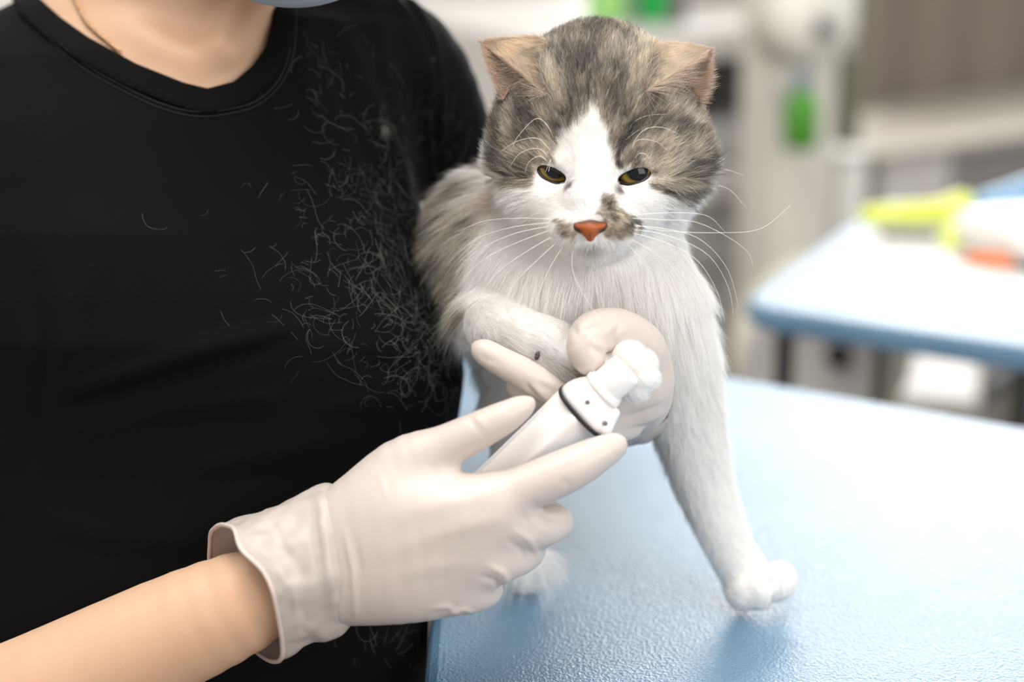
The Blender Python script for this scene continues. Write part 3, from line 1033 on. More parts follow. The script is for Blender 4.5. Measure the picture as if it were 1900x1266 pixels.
def coat(V, flag, jitter=None):
    """colour pattern of the coat: (tabby amount, dark amount, base colour)"""
    px, py = pix_of(V)
    zz = (D0 + V[:, 2]) / S
    j = vnoise3(V, 160, 3) * 7 + vnoise3(V, 500, 9) * 5
    qx, qy = px + j[:, 0], py + j[:, 1]
    head = (qy < 400) & (zz > -260) & (qx > 890)
    back = np.clip((-zz - 200) / 60, 0, 1) * (py < 420)
    t_head = poly_mask(qx, qy, TABBY, 9) * head
    t_nose = poly_mask(qx, qy, NOSE_PATCH, 7) * (zz > 40)
    t_lip = poly_mask(qx, qy, LIP_PATCH, 8) * (zz > 40)
    fl = np.clip((925 + 0.10 * (qy - 400) - qx) / 40 + 0.65 * vnoise(V, 60, 5), 0, 1) * (qy > 330) * (qy < 590) * (zz < -90)
    rear = np.clip((-zz - 380) / 80, 0, 1) * (py < 760)
    leg_shade_grey = 0.34 * np.clip((1245 - 0.0 * qy - qx + 0.30 * (qy - 800)) / 26, 0, 1) * (qy > 770) * (qy < 990) * (qx > 1150)  # inner side of standing leg: shade mixed with tabby grey, put into colour
    tab = np.clip(np.maximum.reduce([t_head, t_nose, 0.75 * t_lip, fl * 0.8, rear * 0.9]), 0, 1)
    # stripes
    n = vnoise(V * np.array([1.0, 0.5, 1.0]), 130, 21)
    st = 0.45 + 0.34 * n + 0.26 * vnoise(V * np.array([1.0, 0.55, 1.0]), 380, 23) + 0.22 * vnoise(V * np.array([1.0, 0.5, 1.0]), 800, 29) + 0.38 * vnoise(V * np.array([1.0, 0.6, 1.0]), 1500, 37)
    for pts, w, a in (([(1100, 60), (1098, 120), (1092, 180)], 26, 0.35), ([(1050, 80), (1055, 150), (1070, 205)], 11, 0.3), ([(1150, 80), (1146, 150), (1132, 210)], 11, 0.3),
                      ([(1262, 314), (1290, 318), (1322, 300)], 9, 0.7), ([(1240, 355), (1275, 365)], 7, 0.5), ([(1158, 262), (1148, 304)], 8, 1.0), ([(1200, 345), (1250, 352)], 8, 0.25),
                      ([(925, 240), (922, 290), (938, 325)], 10, 0.45), ([(960, 210), (1000, 235), (1050, 240)], 9, 0.25), ([(1170, 240), (1230, 230), (1300, 250)], 9, 0.3),
                      ([(1160, 420), (1182, 408)], 5, 0.5), ([(1130, 378), (1136, 400)], 8, 0.35), ([(1018, 205), (1060, 225)], 8, 0.3), ([(975, 190), (940, 195)], 10, 0.5), ([(1040, 412), (1060, 415)], 4, 0.5),
                      ([(1210, 190), (1290, 205)], 10, 0.35)):
        st = st + a * line_mask(qx, qy, pts, w)
    for pts, w, a in (([(1022, 130), (1035, 185)], 14, 0.55), ([(1190, 120), (1180, 170)], 12, 0.4), ([(1060, 290), (1020, 270), (960, 285)], 9, 0.55), ([(1160, 285), (1200, 262), (1250, 270)], 9, 0.45), ([(1230, 195), (1290, 225)], 9, 0.5),
                      ([(1210, 310), (1250, 305)], 8, 0.5), ([(1180, 90), (1220, 85)], 22, 0.5), ([(1220, 340), (1260, 345)], 8, 0.4), ([(1100, 230), (1096, 200)], 10, 0.3), ([(960, 345), (990, 348)], 10, 0.4)):
        st = st - a * line_mask(qx, qy, pts, w)
    st = np.where(fl > 0.3, 0.36 + 0.55 * vnoise(V * np.array([0.5, 1, 1]), 130, 2), st)
    st = np.clip(st, 0.0, 1)
    return tab, st, leg_shade_grey, t_lip, px, py, zz


def coat_colour(V, flag, rnd=None):
    tab, st, leg, lip, px, py, zz = coat(V, flag)
    c1 = CREAM * (1 - st[:, None]) + BROWN * st[:, None]
    c1 = c1 * (1 - np.clip(st - 0.6, 0, 1)[:, None] * 1.6) + DARK * np.clip(st - 0.6, 0, 1)[:, None] * 1.6
    c1 = c1 * (1 - 0.45 * lip[:, None]) + TAN * 0.45 * lip[:, None]
    low_ = np.clip((py - 408) / 14, 0, 1) * (py > 400) * (py < 460) * (zz > 40) * 0.62
    c1 = c1 * (1 - low_[:, None]) + (TAN * 0.55 + CREAM * 0.45) * (1.12 - 0.5 * st[:, None]) * low_[:, None]
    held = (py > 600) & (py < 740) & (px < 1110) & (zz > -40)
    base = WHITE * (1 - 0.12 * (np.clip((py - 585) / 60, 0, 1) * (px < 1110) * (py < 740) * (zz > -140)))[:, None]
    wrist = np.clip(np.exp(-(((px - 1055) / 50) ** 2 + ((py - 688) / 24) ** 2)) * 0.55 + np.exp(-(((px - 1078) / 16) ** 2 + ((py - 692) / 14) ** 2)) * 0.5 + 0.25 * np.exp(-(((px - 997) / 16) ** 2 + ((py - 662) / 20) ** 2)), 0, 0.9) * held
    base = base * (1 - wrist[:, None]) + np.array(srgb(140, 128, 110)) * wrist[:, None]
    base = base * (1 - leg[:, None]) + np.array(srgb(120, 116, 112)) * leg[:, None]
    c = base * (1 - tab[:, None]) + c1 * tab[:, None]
    chk = 0.45 * np.exp(-((px - 914) / 16) ** 2 - ((py - 362) / 42) ** 2) * (zz > -140)
    c = c * (1 - chk[:, None]) + TAN * chk[:, None]
    duct = (np.exp(-((px - 1054) / 5) ** 2 - ((py - 345) / 9) ** 2) + np.exp(-((px - 1147) / 7) ** 2 - ((py - 350) / 10) ** 2)) * 0.85 * (zz > 30)
    c = c * (1 - duct[:, None]) + np.array(srgb(96, 56, 36)) * duct[:, None]
    lipt = 0.55 * np.exp(-((px - 1097) / 20) ** 2 - ((py - 458) / 4.5) ** 2) * (zz > 40)
    c = c * (1 - lipt[:, None]) + np.array(srgb(120, 112, 108)) * lipt[:, None]
    # ears
    e0 = flag == 0; e1 = flag == 1
    tl_ = np.clip(np.minimum(np.hypot(px - 890, py - 76), np.hypot(px - 1321, py - 90)) / 60, 0, 1)[:, None]
    ce = (TAN * 0.6 + BROWN * 0.4) * (1 - tl_) + (TAN * 0.35 + CREAM * 0.65) * tl_
    ce = np.where((px > 1150)[:, None], ce * 0.5 + CREAM * 0.5, ce)
    eb = 0.7 * np.clip(1 - np.minimum(np.abs(px - 1014), np.abs(px - 1200)) / 42, 0, 1) * np.clip(0.5 + 0.9 * vnoise(V, 350, 12), 0, 1)
    ce = ce * (1 - eb[:, None]) + BROWN * eb[:, None]
    tipness = vnoise(V, 200, 8) * 0.12
    c = np.where(e0[:, None], ce * (1 + 1.6 * tipness[:, None]), c)
    c = np.where(e1[:, None], PINK * 0.95, c)
    return c, tab, st


# skin colours, by vertex, under the fur
col, tabv, stv = coat_colour(cV, ear_flag)
skin_m = bpy.data.materials.new('cat_skin'); skin_m.use_nodes = True
nt = skin_m.node_tree; b = nt.nodes['Principled BSDF']
an = nt.nodes.new('ShaderNodeAttribute'); an.attribute_name = 'coat'
nt.links.new(an.outputs['Color'], b.inputs['Base Color'])
b.inputs['Roughness'].default_value = 0.8
cat_loc = np.array([*to_world(Q(1050, 900, -330))[:2], TABLE_Z])
cat_body = link_mesh('cat', to_world(cV), cF, skin_m, None, cat_loc)
tag(cat_body, 'white and brown tabby cat standing on the blue table, held by a gloved hand', 'cat')
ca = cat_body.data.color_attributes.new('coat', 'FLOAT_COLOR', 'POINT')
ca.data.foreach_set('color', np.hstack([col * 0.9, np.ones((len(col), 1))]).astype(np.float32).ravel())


# ---- eyes, lids, nose
def eye_parts(e, gaze, left):
    c = Q(*e['c']); R = e['r'] * S
    ax = np.array(gaze, float); ax /= np.linalg.norm(ax)
    V, F = lathe([(max(R * math.sin(a), 1e-5), R * math.cos(a)) for a in np.linspace(math.pi, 0.002, 40)], (0, 0, 0), ax, 48)
    ang = np.arccos(np.clip((V @ ax) / R, -1, 1))
    V = V * (1 + 0.05 * np.exp(-(ang / 0.5) ** 2))[:, None]
    o = link_mesh('eye', to_world(V + c), F, None, cat_body)
    a = o.data.attributes.new('gaze_angle', 'FLOAT', 'POINT')
    a.data.foreach_set('value', ang.astype(np.float32))
    o.data.materials.append(eye_m)
    # lids
    ca_, sa_ = math.cos(e['tilt']), math.sin(e['tilt'])
    path = []
    n = 28
    for i in range(2 * n):
        if i < n: s_ = -1 + 2 * i / n; yy = -e['hu'] * (1 - abs(s_) ** 2.2)
        else: s_ = 1 - 2 * (i - n) / n; yy = e['hl'] * (1 - abs(s_) ** 2.2)
        xx = s_ * e['L']
        dx = xx * ca_ - yy * sa_; dy = xx * sa_ + yy * ca_
        dz = math.sqrt(max(e['r'] ** 2 - dx * dx - dy * dy, 1)) + 1.5
        path.append(Q(e['c'][0] + dx, e['c'][1] + dy, e['c'][2] + dz))
    V, F = tube(np.array(path), 0.00072, 8, True)
    link_mesh('eyelid_rim', to_world(V), F, lid_m, cat_body)
    # tear duct corner
    s_ = 1 if left else -1
    p0 = path[n] if left else path[0]
    q_ = Q(e['c'][0] + s_ * (e['L'] - 2), e['c'][1] + e['L'] * abs(sa_) + 14, e['c'][2] + e['r'] * 0.85 + 9)
    V, F = tube(np.array([p0, (p0 + q_) / 2 + np.array([0, 0, 0.0007]), q_]), [0.0008, 0.0009, 0.0004], 8)
    link_mesh('tear_duct', to_world(V), F, duct_m, cat_body)


eye_m = bpy.data.materials.new('cat_iris'); eye_m.use_nodes = True
nt = eye_m.node_tree; b = nt.nodes['Principled BSDF']
an = nt.nodes.new('ShaderNodeAttribute'); an.attribute_name = 'gaze_angle'
rp = nt.nodes.new('ShaderNodeValToRGB')
els = rp.color_ramp.elements
els[0].position = 0.0; els[0].color = (0.004, 0.005, 0.008, 1)
els[1].position = 1.0; els[1].color = (0.02, 0.012, 0.008, 1)
for p_, c_ in ((0.46, (0.004, 0.005, 0.008, 1)), (0.50, (*srgb(110, 90, 38), 1)), (0.64, (*srgb(150, 124, 56), 1)), (0.76, (*srgb(96, 76, 34), 1)), (0.84, (0.02, 0.014, 0.01, 1))):
    x = els.new(p_); x.color = c_
nt.links.new(an.outputs['Fac'], rp.inputs['Fac'])
nt.links.new(rp.outputs['Color'], b.inputs['Base Color'])
b.inputs['Roughness'].default_value = 0.04
b.inputs['Specular IOR Level'].default_value = 0.28
lid_m = mat('eyelid_skin', srgb(40, 30, 26), 0.35)
duct_m = mat('tear_skin', srgb(104, 66, 50), 0.4)
eye_parts(EYES[0], (0.12, 0.16, 0.98), True)
eye_parts(EYES[1], (0.06, 0.14, 0.98), False)

nf = Field(Q(1050, 460, 120) - 0.004, Q(1140, 400, 215) + 0.004, 0.00045)
qe(nf, (1095, 424, 164), (27, 12, 18), 0.002)
qc(nf, (1070, 418, 164, 6), (1121, 417, 164, 6), 0.003)
qc(nf, (1095, 422, 174, 10), (1095, 443, 170, 5), 0.005)
for sx in (-1, 1):
    qc(nf, (1095 + sx * 14, 430, 192, 3.6), (1095 + sx * 27, 424, 180, 4.2), 0.001, 'sub')
V, F = nf.mesh(2)
nose_m = bpy.data.materials.new('nose_leather'); nose_m.use_nodes = True
nt = nose_m.node_tree; b = nt.nodes['Principled BSDF']
an = nt.nodes.new('ShaderNodeAttribute'); an.attribute_name = 'pigment'
nz_ = nt.nodes.new('ShaderNodeTexNoise'); nz_.inputs['Scale'].default_value = 900
tc = nt.nodes.new('ShaderNodeTexCoord'); nt.links.new(tc.outputs['Object'], nz_.inputs['Vector'])
rp = nt.nodes.new('ShaderNodeValToRGB')
rp.color_ramp.elements[0].color = (*srgb(166, 84, 34), 1); rp.color_ramp.elements[1].color = (*srgb(60, 38, 28), 1)
nt.links.new(an.outputs['Fac'], rp.inputs['Fac']); nt.links.new(rp.outputs['Color'], b.inputs['Base Color'])
bp = nt.nodes.new('ShaderNodeBump'); bp.inputs['Strength'].default_value = 0.4; bp.inputs['Distance'].default_value = 0.0004
nt.links.new(nz_.outputs['Fac'], bp.inputs['Height']); nt.links.new(bp.outputs['Normal'], b.inputs['Normal'])
b.inputs['Roughness'].default_value = 0.5
nose = link_mesh('nose', to_world(V), F, nose_m, cat_body)
nx, ny = pix_of(V)
pg = np.clip((np.abs(nx - 1095) - (20 - (ny - 424) * 0.75)) / 8, 0, 1) * 0.9 + 0.8 * np.clip((419 - ny) / 6, 0, 1) + 0.8 * np.exp(-((np.abs(nx - 1095) - 21) ** 2 / 40 + (ny - 428) ** 2 / 20)) + 0.6 * np.exp(-((nx - 1095) / 2.0) ** 2) * (ny > 432)
nose.data.attributes.new('pigment', 'FLOAT', 'POINT').data.foreach_set('value', np.clip(pg, 0, 1).astype(np.float32))
# small bare pad on the held wrist
padf = Field(Q(970, 690, 60) - 0.004, Q(1030, 630, 160) + 0.004, 0.0006)
qe(padf, (997, 660, 108), (5, 10, 10), 0.001, tilt=0.3)
V, F = padf.mesh(1)
link_mesh('wrist_pad', to_world(V), F, mat('paw_pad', srgb(70, 48, 44), 0.6), cat_body)
padf = Field(Q(1050, 720, 40) - 0.004, Q(1110, 670, 140) + 0.004, 0.0006)
qe(padf, (1073, 696, 116), (9, 7, 9), 0.001, tilt=0.5)
V, F = padf.mesh(1)
link_mesh('dew_claw_pad', to_world(V), F, mat('claw_pad', srgb(110, 96, 84), 0.6), cat_body)

# ================================================================== fur
FAST_FUR = 1.0


def inside_any(P, prims, grow=0.0):
    """prims: list of (a, b, ra, rb) in the camera's axes"""
    m = np.zeros(len(P), bool)
    for a, b, ra, rb in prims:
        lo = np.minimum(a, b) - max(ra, rb) - grow; hi = np.maximum(a, b) + max(ra, rb) + grow
        c = np.all((P > lo) & (P < hi), axis=1)
        if not c.any(): continue
        d, t = seg_dist(P[c], np.asarray(a), np.asarray(b))
        m[np.where(c)[0]] |= d < ra + (rb - ra) * t + grow
    return m


def sample_roots(n, face_w):
    tri = np.vstack([cF[:, [0, 1, 2]], cF[:, [0, 2, 3]]])
    w = np.concatenate([face_w, face_w])
    a = np.linalg.norm(np.cross(cV[tri[:, 1]] - cV[tri[:, 0]], cV[tri[:, 2]] - cV[tri[:, 0]]), axis=1) * w
    cs = np.cumsum(a); cs /= cs[-1]
    t = np.searchsorted(cs, rng.random(n))
    r1 = np.sqrt(rng.random(n)); r2 = rng.random(n)
    ww = np.stack([1 - r1, r1 * (1 - r2), r1 * r2], -1)
    tt = tri[np.minimum(t, len(tri) - 1)]
    P = (cV[tt] * ww[..., None]).sum(1)
    N = (cN[tt] * ww[..., None]).sum(1)
    N /= np.linalg.norm(N, axis=1, keepdims=True) + 1e-12
    fl = ear_flag[tt].max(1)
    return P, N, fl


fc = cV[cF].mean(1)
fn = cN[cF].mean(1)
view = -fc / np.linalg.norm(fc, axis=1, keepdims=True)
facing = (fn * view).sum(1)
fpx, fpy = pix_of(fc)
fz = (D0 + fc[:, 2]) / S
w = np.where(facing > -0.35, 1.0, 0.12)
w *= np.where(fz < -420, 0.18, 1.0)
w *= np.where((fpx < 775) & (fpy < 700), 0.15, 1.0)
headf = (fpy < 486) & (fz > -230) & (fpx > 890)
w *= np.where(headf, 2.3, 1.0)
w *= np.where(ear_flag[cF].max(1) >= 0, 1.6, 1.0)
w *= np.where(ear_flag[cF].max(1) == 1, 1.6, 1.0)
N_FUR = int(330000 * FAST_FUR)
P, N, FL = sample_roots(N_FUR, w)
px, py = pix_of(P)
z = (D0 + P[:, 2]) / S
keep = np.ones(len(P), bool)
for e in EYES:
    dx, dy = px - e['c'][0], py - e['c'][1]
    ca_, sa_ = math.cos(e['tilt']), math.sin(e['tilt'])
    u = dx * ca_ + dy * sa_; v = -dx * sa_ + dy * ca_
    s_ = np.clip(np.abs(u) / (e['L'] + 3), 0, 1) ** 2.2
    keep &= ~((np.abs(u) < e['L'] + 3) & (v > -(e['hu'] + 1) * (1 - s_) - 2) & (v < (e['hl'] + 1) * (1 - s_) + 2) & (z > 0))
keep &= ~((np.abs(px - 1095) < 31 - np.clip(py - 422, 0, 9)) & (py > 414) & (py < 432) & (z > 120))
keep &= ~((np.abs(px - 1095) < 13) & (np.abs(py - 437) < 11) & (z > 120))
keep &= ~(((px - 996) / 7) ** 2 + ((py - 660) / 11) ** 2 < 1)
# under the gloves and the shirt there is no standing hair
if len(GLOVE_PRIMS): keep &= ~inside_any(P, GLOVE_PRIMS, 0.0008)
P, N, FL, px, py, z = P[keep], N[keep], FL[keep], px[keep], py[keep], z[keep]
n = len(P)
# --- regions
def reg(chain, grow=1.25):
    m = np.full(n, 1e9); tn = np.zeros((n, 3))
    for a, b in zip(chain[:-1], chain[1:]):
        A, B = Q(*a[:3]), Q(*b[:3])
        d, t = seg_dist(P, A, B)
        r = px_r(a[3], a[2]) * (1 - t) + px_r(b[3], b[2]) * t
        q = d / (r * grow)
        k = q < m
        m = np.where(k, q, m)
        tn[k] = (B - A) / np.linalg.norm(B - A)
    return m, tn


nose_c = Q(1094, 425, 150)
is_head = (py < 486) & (z > -235) & (px > 885) & (np.linalg.norm((P - Q(1100, 270, -10)) / (np.array([245, 250, 260]) * S), axis=1) < 1)
tabf = coat(P, FL)[0]
flow = np.zeros((n, 3))
length = np.full(n, 0.012)
lift = np.full(n, 0.35)
# trunk: down and back
bw = np.clip((1000 - px) / 160, 0, 1)
flow[:] = np.stack([np.where(px > 1100, 0.18, -0.12) - 0.75 * bw, -1.0 + 0.35 * bw, -0.1 - 0.5 * bw], -1)
length[:] = 0.017 + 0.005 * vnoise(P, 90, 4)
length = np.where((px > 960) & (px < 1300) & (py > 430), 0.021 + 0.006 * vnoise(P, 80, 6), length)
lift[:] = 0.30
ms, ts = reg(LEG_STAND[1:]); mh, th = reg(LEG_HELD[1:], 1.3); mb, tb = reg(LEG_HIND[1:], 1.2)
k = (ms < 1) & ~is_head & (py > 620)
flow[k] = ts[k]; t_ = np.clip((py[k] - 640) / 420, 0, 1)
length[k] = 0.014 * (1 - t_) + 0.0042 * t_; lift[k] = 0.42 - 0.02 * t_
k = (mh < 1) & ~is_head & (py > 545) & (z > -90)
flow[k] = th[k]; length[k] = np.where(px[k] < 950, 0.009, 0.0062); lift[k] = 0.28
toe = (px > 1128) & (py > 620) & (py < 760) & (z > 30)
flow[toe] = N[toe] * 0.2 + np.array([0.8, -0.4, 0.1]); length[toe] = 0.0036; lift[toe] = 0.4
k = (mb < 1) & (py > 740) & (z < -250)
flow[k] = tb[k]; length[k] = np.where(py[k] > 1020, 0.0034, 0.006); lift[k] = 0.3
pw = (px > 1335) & (py > 1040)
flow[pw] = np.array([0.5, -0.6, 0.5]); length[pw] = 0.0034; lift[pw] = 0.4
# head: away from the nose, cheeks longer
rad = P - nose_c
dn = np.linalg.norm(rad, axis=1)
flow[is_head] = rad[is_head] / dn[is_head, None]
low_cheek = is_head & (py > 330)
flow[low_cheek] += np.array([0, -0.6, 0])
tl = np.clip(dn / (300 * S), 0, 1)
length = np.where(is_head, 0.0020 + 0.0052 * tl ** 1.2, length)
cheek = is_head & (np.abs(px - 1110) > 120) & (py > 280)
length = np.where(cheek, length + 0.006 * np.clip((py - 270) / 60, 0, 1), length)
length = np.where(is_head & (py > 440), 0.005 + 0.004 * np.clip((py - 452) / 14, 0, 1), length)
lift = np.where(is_head, 0.28, lift)
rim_n = is_head & (py < 200)
lift[rim_n] = 0.42
kk_ = is_head & (tabf > 0.4) & (py < 330)
lift[kk_] = 0.40; length[kk_] *= 1.08
# round the eyes the hair is short and lies away from the lids
for e in EYES:
    d = np.hypot((px - e['c'][0]) / 1.25, py - e['c'][1])
    k = is_head & (d < 48)
    a = np.clip(1 - (d[k] - 14) / 34, 0, 1)[:, None]
    away = np.stack([(px[k] - e['c'][0]), -(py[k] - e['c'][1]), np.zeros(k.sum())], -1)
    away /= np.linalg.norm(away, axis=1, keepdims=True) + 1e-9
    flow[k] = flow[k] * (1 - a) + away * a
    length[k] *= (1 - 0.6 * a[:, 0]); lift[k] = lift[k] * (1 - 0.6 * a[:, 0])
# ears
eo = FL == 0; ei = FL == 1
for tip, mm in ((Q(890, 76, 10), px < 1080), (Q(1321, 90, 14), px >= 1080)):
    k = (eo | ei) & mm
    v = tip - P[k]; v /= np.linalg.norm(v, axis=1, keepdims=True) + 1e-9
    flow[k] = v
    ki = ei & mm
    flow[ki] = v[ei[k]] * 0.25 + np.array([-1.0 if tip[0] < Q(1100, 0, 0)[0] else 1.0, 0.1, 0.25])
length[eo] = 0.0042; lift[eo] = 0.26
length[ei] = 0.0062; lift[ei] = 0.40
ktip = ei & (rng.random(n) > 0.6)
length[ktip] = 0.003
tuft = ei & (np.minimum(np.hypot(px - 1012, py - 176), np.hypot(px - 1198, py - 168)) < 60) & (rng.random(n) < 0.4)
length[tuft] = 0.015
for s_, cx in ((-1, 1012), (1, 1198)):
    k = tuft & (np.abs(px - cx) < 70)
    flow[k] = np.array([s_ * 1.0, 0.15, 0.2])
lift[tuft] = 0.5
dt = np.minimum(np.hypot(px - 890, py - 76), np.hypot(px - 1321, py - 90))
length = np.where(FL >= 0, length * np.clip(0.25 + dt / 60, 0.25, 1), length)

flow += 0.22 * vnoise3(P, 140, 41) + 0.20 * vnoise3(P, 420, 57)
flow = np.where(is_head[:, None] & (tabf > 0.4)[:, None], flow + 0.34 * vnoise3(P, 620, 63), flow)
ft = flow - N * (flow * N).sum(1, keepdims=True)
ft /= np.linalg.norm(ft, axis=1, keepdims=True) + 1e-9
lift = lift * (0.75 + 0.5 * rng.random(n)) + 0.05
length = length * (0.6 + 0.6 * rng.random(n)) * (1 + 0.15 * vnoise(P, 300, 77))
length = np.clip(length, 0.0015, 0.03)
side = np.cross(ft, N)
K = 6
tt = np.linspace(0, 1, K)
pts = np.zeros((n, K, 3))
curl = (vnoise3(P, 700, 91) * 0.22 + 0.10 * rng.standard_normal((n, 3)))
long_ = np.clip((length - 0.008) / 0.012, 0, 1)[:, None]
grav = np.array([0, -UPV[2], FWD[2] * 0 - 0.2]) * 0.25 * long_
d0 = ft * np.sqrt(np.clip(1 - lift ** 2, 0.05, 1))[:, None] + N * lift[:, None]
for i, t in enumerate(tt):
    pts[:, i] = P + (d0 * t + (curl + grav - N * (lift * 0.5)[:, None]) * t * t * 0.7) * length[:, None]
# hairs that end inside a glove are shortened away
if len(GLOVE_PRIMS):
    bad = inside_any(pts[:, -1], GLOVE_PRIMS, 0.0004) | inside_any(pts[:, 3], GLOVE_PRIMS, 0.0004)
else: bad = np.zeros(n, bool)
# nor do they reach under the table top
wz = to_world(pts[:, -1])[:, 2]
bad |= wz < TABLE_Z + 0.0003
ok = ~bad
pts, P, N, FL, px, py, z, length = (q[ok] for q in (pts, P, N, FL, px, py, z, length))
n = len(pts)
col, tab, st = coat_colour(P, FL)
tab = np.where(FL >= 0, 0.0, tab)
rnd = rng.random(n)
colp = np.repeat(col[:, None, :], K, 1)
# agouti banding on the tabby hair: pale band, then a dark or a pale tip
dark_tip = (rng.random(n) < (0.10 + 0.8 * st)) & (tab > 0.4)
pale = (rng.random(n) < 0.36) & (tab > 0.4)
band = np.clip(1 - np.abs(tt - 0.62) / 0.3, 0, 1)[None, :, None]
colp = np.where(pale[:, None, None], colp * (1 - 0.75 * band) + CREAM * 0.75 * band, colp)
tipw = np.clip((tt - 0.45) / 0.35, 0, 1)[None, :, None]
colp = np.where(dark_tip[:, None, None], colp * (1 - 0.85 * tipw) + DARK * 0.85 * tipw, colp)
inn = FL == 1
colp = np.where(inn[:, None, None], (np.where(rnd < 0.75, 1.0, 0.5)[:, None] * np.array(srgb(228, 206, 186)))[:, None, :], colp)
colp *= (np.where(tab > 0.4, 0.45, 0.95) + np.where(tab > 0.4, 1.05, 0.07) * rng.random(n))[:, None, None]
colp = np.clip(colp, 0, 0.97)
width = np.where(length > 0.01, 0.000060, 0.000052)
width = np.where(FL >= 0, 0.000045, width)
wt = (1 - tt ** 2 * 0.85)
radp = width[:, None] * wt[None, :]


def hair_object(name, pts, radp, colp, m, parent, base):
    n, K, _ = pts.shape
    hc = bpy.data.hair_curves.new(name)
    hc.add_curves([K] * n)
    wp = to_world(pts.reshape(-1, 3)) - base
    hc.attributes['position'].data.foreach_set('vector', wp.astype(np.float32).ravel())
    ra = hc.attributes.get('radius') or hc.attributes.new('radius', 'FLOAT', 'POINT')
    ra.data.foreach_set('value', radp.astype(np.float32).ravel())
    ca = hc.attributes.new('hair_tint', 'FLOAT_COLOR', 'POINT')
    c4 = np.concatenate([colp, np.ones((n, K, 1))], -1)
    ca.data.foreach_set('color', c4.astype(np.float32).ravel())
    hc.materials.append(m)
    o = bpy.data.objects.new(name, hc)
    COL.objects.link(o)
    if parent is not None: o.parent = parent
    else: o.location = base
    return o


fur_m = bpy.data.materials.new('cat_fur'); fur_m.use_nodes = True
nt = fur_m.node_tree
nt.nodes.remove(nt.nodes['Principled BSDF'])
out = nt.nodes['Material Output']
an = nt.nodes.new('ShaderNodeAttribute'); an.attribute_name = 'hair_tint'
df = nt.nodes.new('ShaderNodeBsdfDiffuse'); tr = nt.nodes.new('ShaderNodeBsdfTranslucent'); gl = nt.nodes.new('ShaderNodeBsdfHair')
gl.component = 'Reflection'
gl.inputs['RoughnessU'].default_value = 0.25; gl.inputs['RoughnessV'].default_value = 0.5
gl.inputs['Color'].default_value = (0.9, 0.9, 0.9, 1)
m1 = nt.nodes.new('ShaderNodeMixShader'); m1.inputs[0].default_value = 0.38
m2 = nt.nodes.new('ShaderNodeMixShader'); m2.inputs[0].default_value = 0.06
nt.links.new(an.outputs['Color'], df.inputs['Color']); nt.links.new(an.outputs['Color'], tr.inputs['Color'])
nt.links.new(df.outputs[0], m1.inputs[1]); nt.links.new(tr.outputs[0], m1.inputs[2])
nt.links.new(m1.outputs[0], m2.inputs[1]); nt.links.new(gl.outputs[0], m2.inputs[2])
nt.links.new(m2.outputs[0], out.inputs['Surface'])
fur = hair_object('fur', pts, radp, colp, fur_m, cat_body, cat_loc)
fur['kind'] = 'stuff'

# ---- whiskers, each a bent tapering hair of its own
whisk_m = mat('whisker', srgb(248, 246, 240), 0.35)
WH = [  # cheek whiskers, right
    [(1158, 412, 128), (1230, 428, 120), (1330, 432, 90), (1410, 425, 60), (1466, 382, 40)],
    [(1160, 418, 128), (1235, 425, 125), (1300, 445, 100), (1350, 500, 80), (1372, 575, 70)],
    [(1156, 424, 128), (1230, 435, 128), (1310, 470, 110), (1350, 530, 90), (1362, 590, 80)],
    [(1150, 428, 128), (1220, 445, 130), (1290, 480, 120), (1330, 540, 110), (1345, 600, 100)],
    [(1162, 405, 126), (1230, 408, 116), (1300, 415, 90), (1380, 460, 60), (1400, 500, 50)],
    [(1150, 434, 126), (1200, 460, 130), (1240, 490, 125), (1262, 520, 120)],
    [(1145, 436, 126), (1180, 470, 130), (1205, 505, 130), (1215, 540, 125)],
    [(1164, 400, 120), (1240, 395, 110), (1310, 400, 90), (1345, 430, 70)],
    # left
    [(1040, 412, 128), (960, 420, 120), (890, 440, 100), (850, 470, 90)],
    [(1040, 420, 128), (960, 450, 128), (900, 480, 120), (850, 525, 110)],
    [(1044, 428, 128), (980, 465, 130), (930, 500, 128), (890, 545, 125)],
    [(1050, 434, 126), (1000, 480, 132), (960, 520, 132), (935, 560, 130)],
    [(1058, 438, 126), (1030, 480, 132), (1005, 530, 135), (992, 575, 135)],
    [(1066, 440, 126), (1062, 500, 140), (1085, 550, 150), (1130, 620, 160)],
    [(1042, 408, 126), (970, 405, 115), (900, 410, 90), (850, 430, 80)],
    [(1038, 416, 128), (950, 435, 124), (880, 470, 110), (842, 510, 100)],
    # brows, left
    [(1034, 285, 96), (1020, 240, 110), (995, 220, 108), (962, 252, 96), (950, 275, 90)],
    [(1030, 292, 96), (1000, 258, 112), (960, 262, 106), (928, 282, 96)],
    [(1024, 300, 94), (1000, 276, 112), (966, 284, 108), (945, 310, 98)],
    [(1020, 304, 94), (1002, 290, 110), (982, 300, 108), (974, 320, 100)],
    [(1018, 318, 96), (1022, 296, 112), (1012, 320, 116)],
    # brows, right
    [(1155, 292, 96), (1170, 235, 112), (1200, 215, 106), (1240, 212, 90)],
    [(1160, 292, 96), (1190, 245, 112), (1225, 236, 104), (1262, 250, 92)],
    [(1166, 298, 94), (1180, 262, 112), (1215, 262, 106), (1240, 280, 96)],
    [(1152, 290, 96), (1160, 262, 112), (1186, 240, 110)],
    [(1172, 304, 94), (1186, 285, 110), (1202, 290, 108), (1208, 312, 100)],
    # cheek, right side outline
    [(1290, 330, -40), (1340, 315, -40), (1380, 325, -50)], [(1300, 340, -40), (1350, 350, -40), (1384, 385, -50)],
]
for w_ in WH:
    path = smooth_path([Q(*p) for p in w_], 18)
    V, F = tube(path, np.linspace(0.00013, 0.00004, 18), 5)
    link_mesh('whisker', to_world(V), F, whisk_m, cat_body)

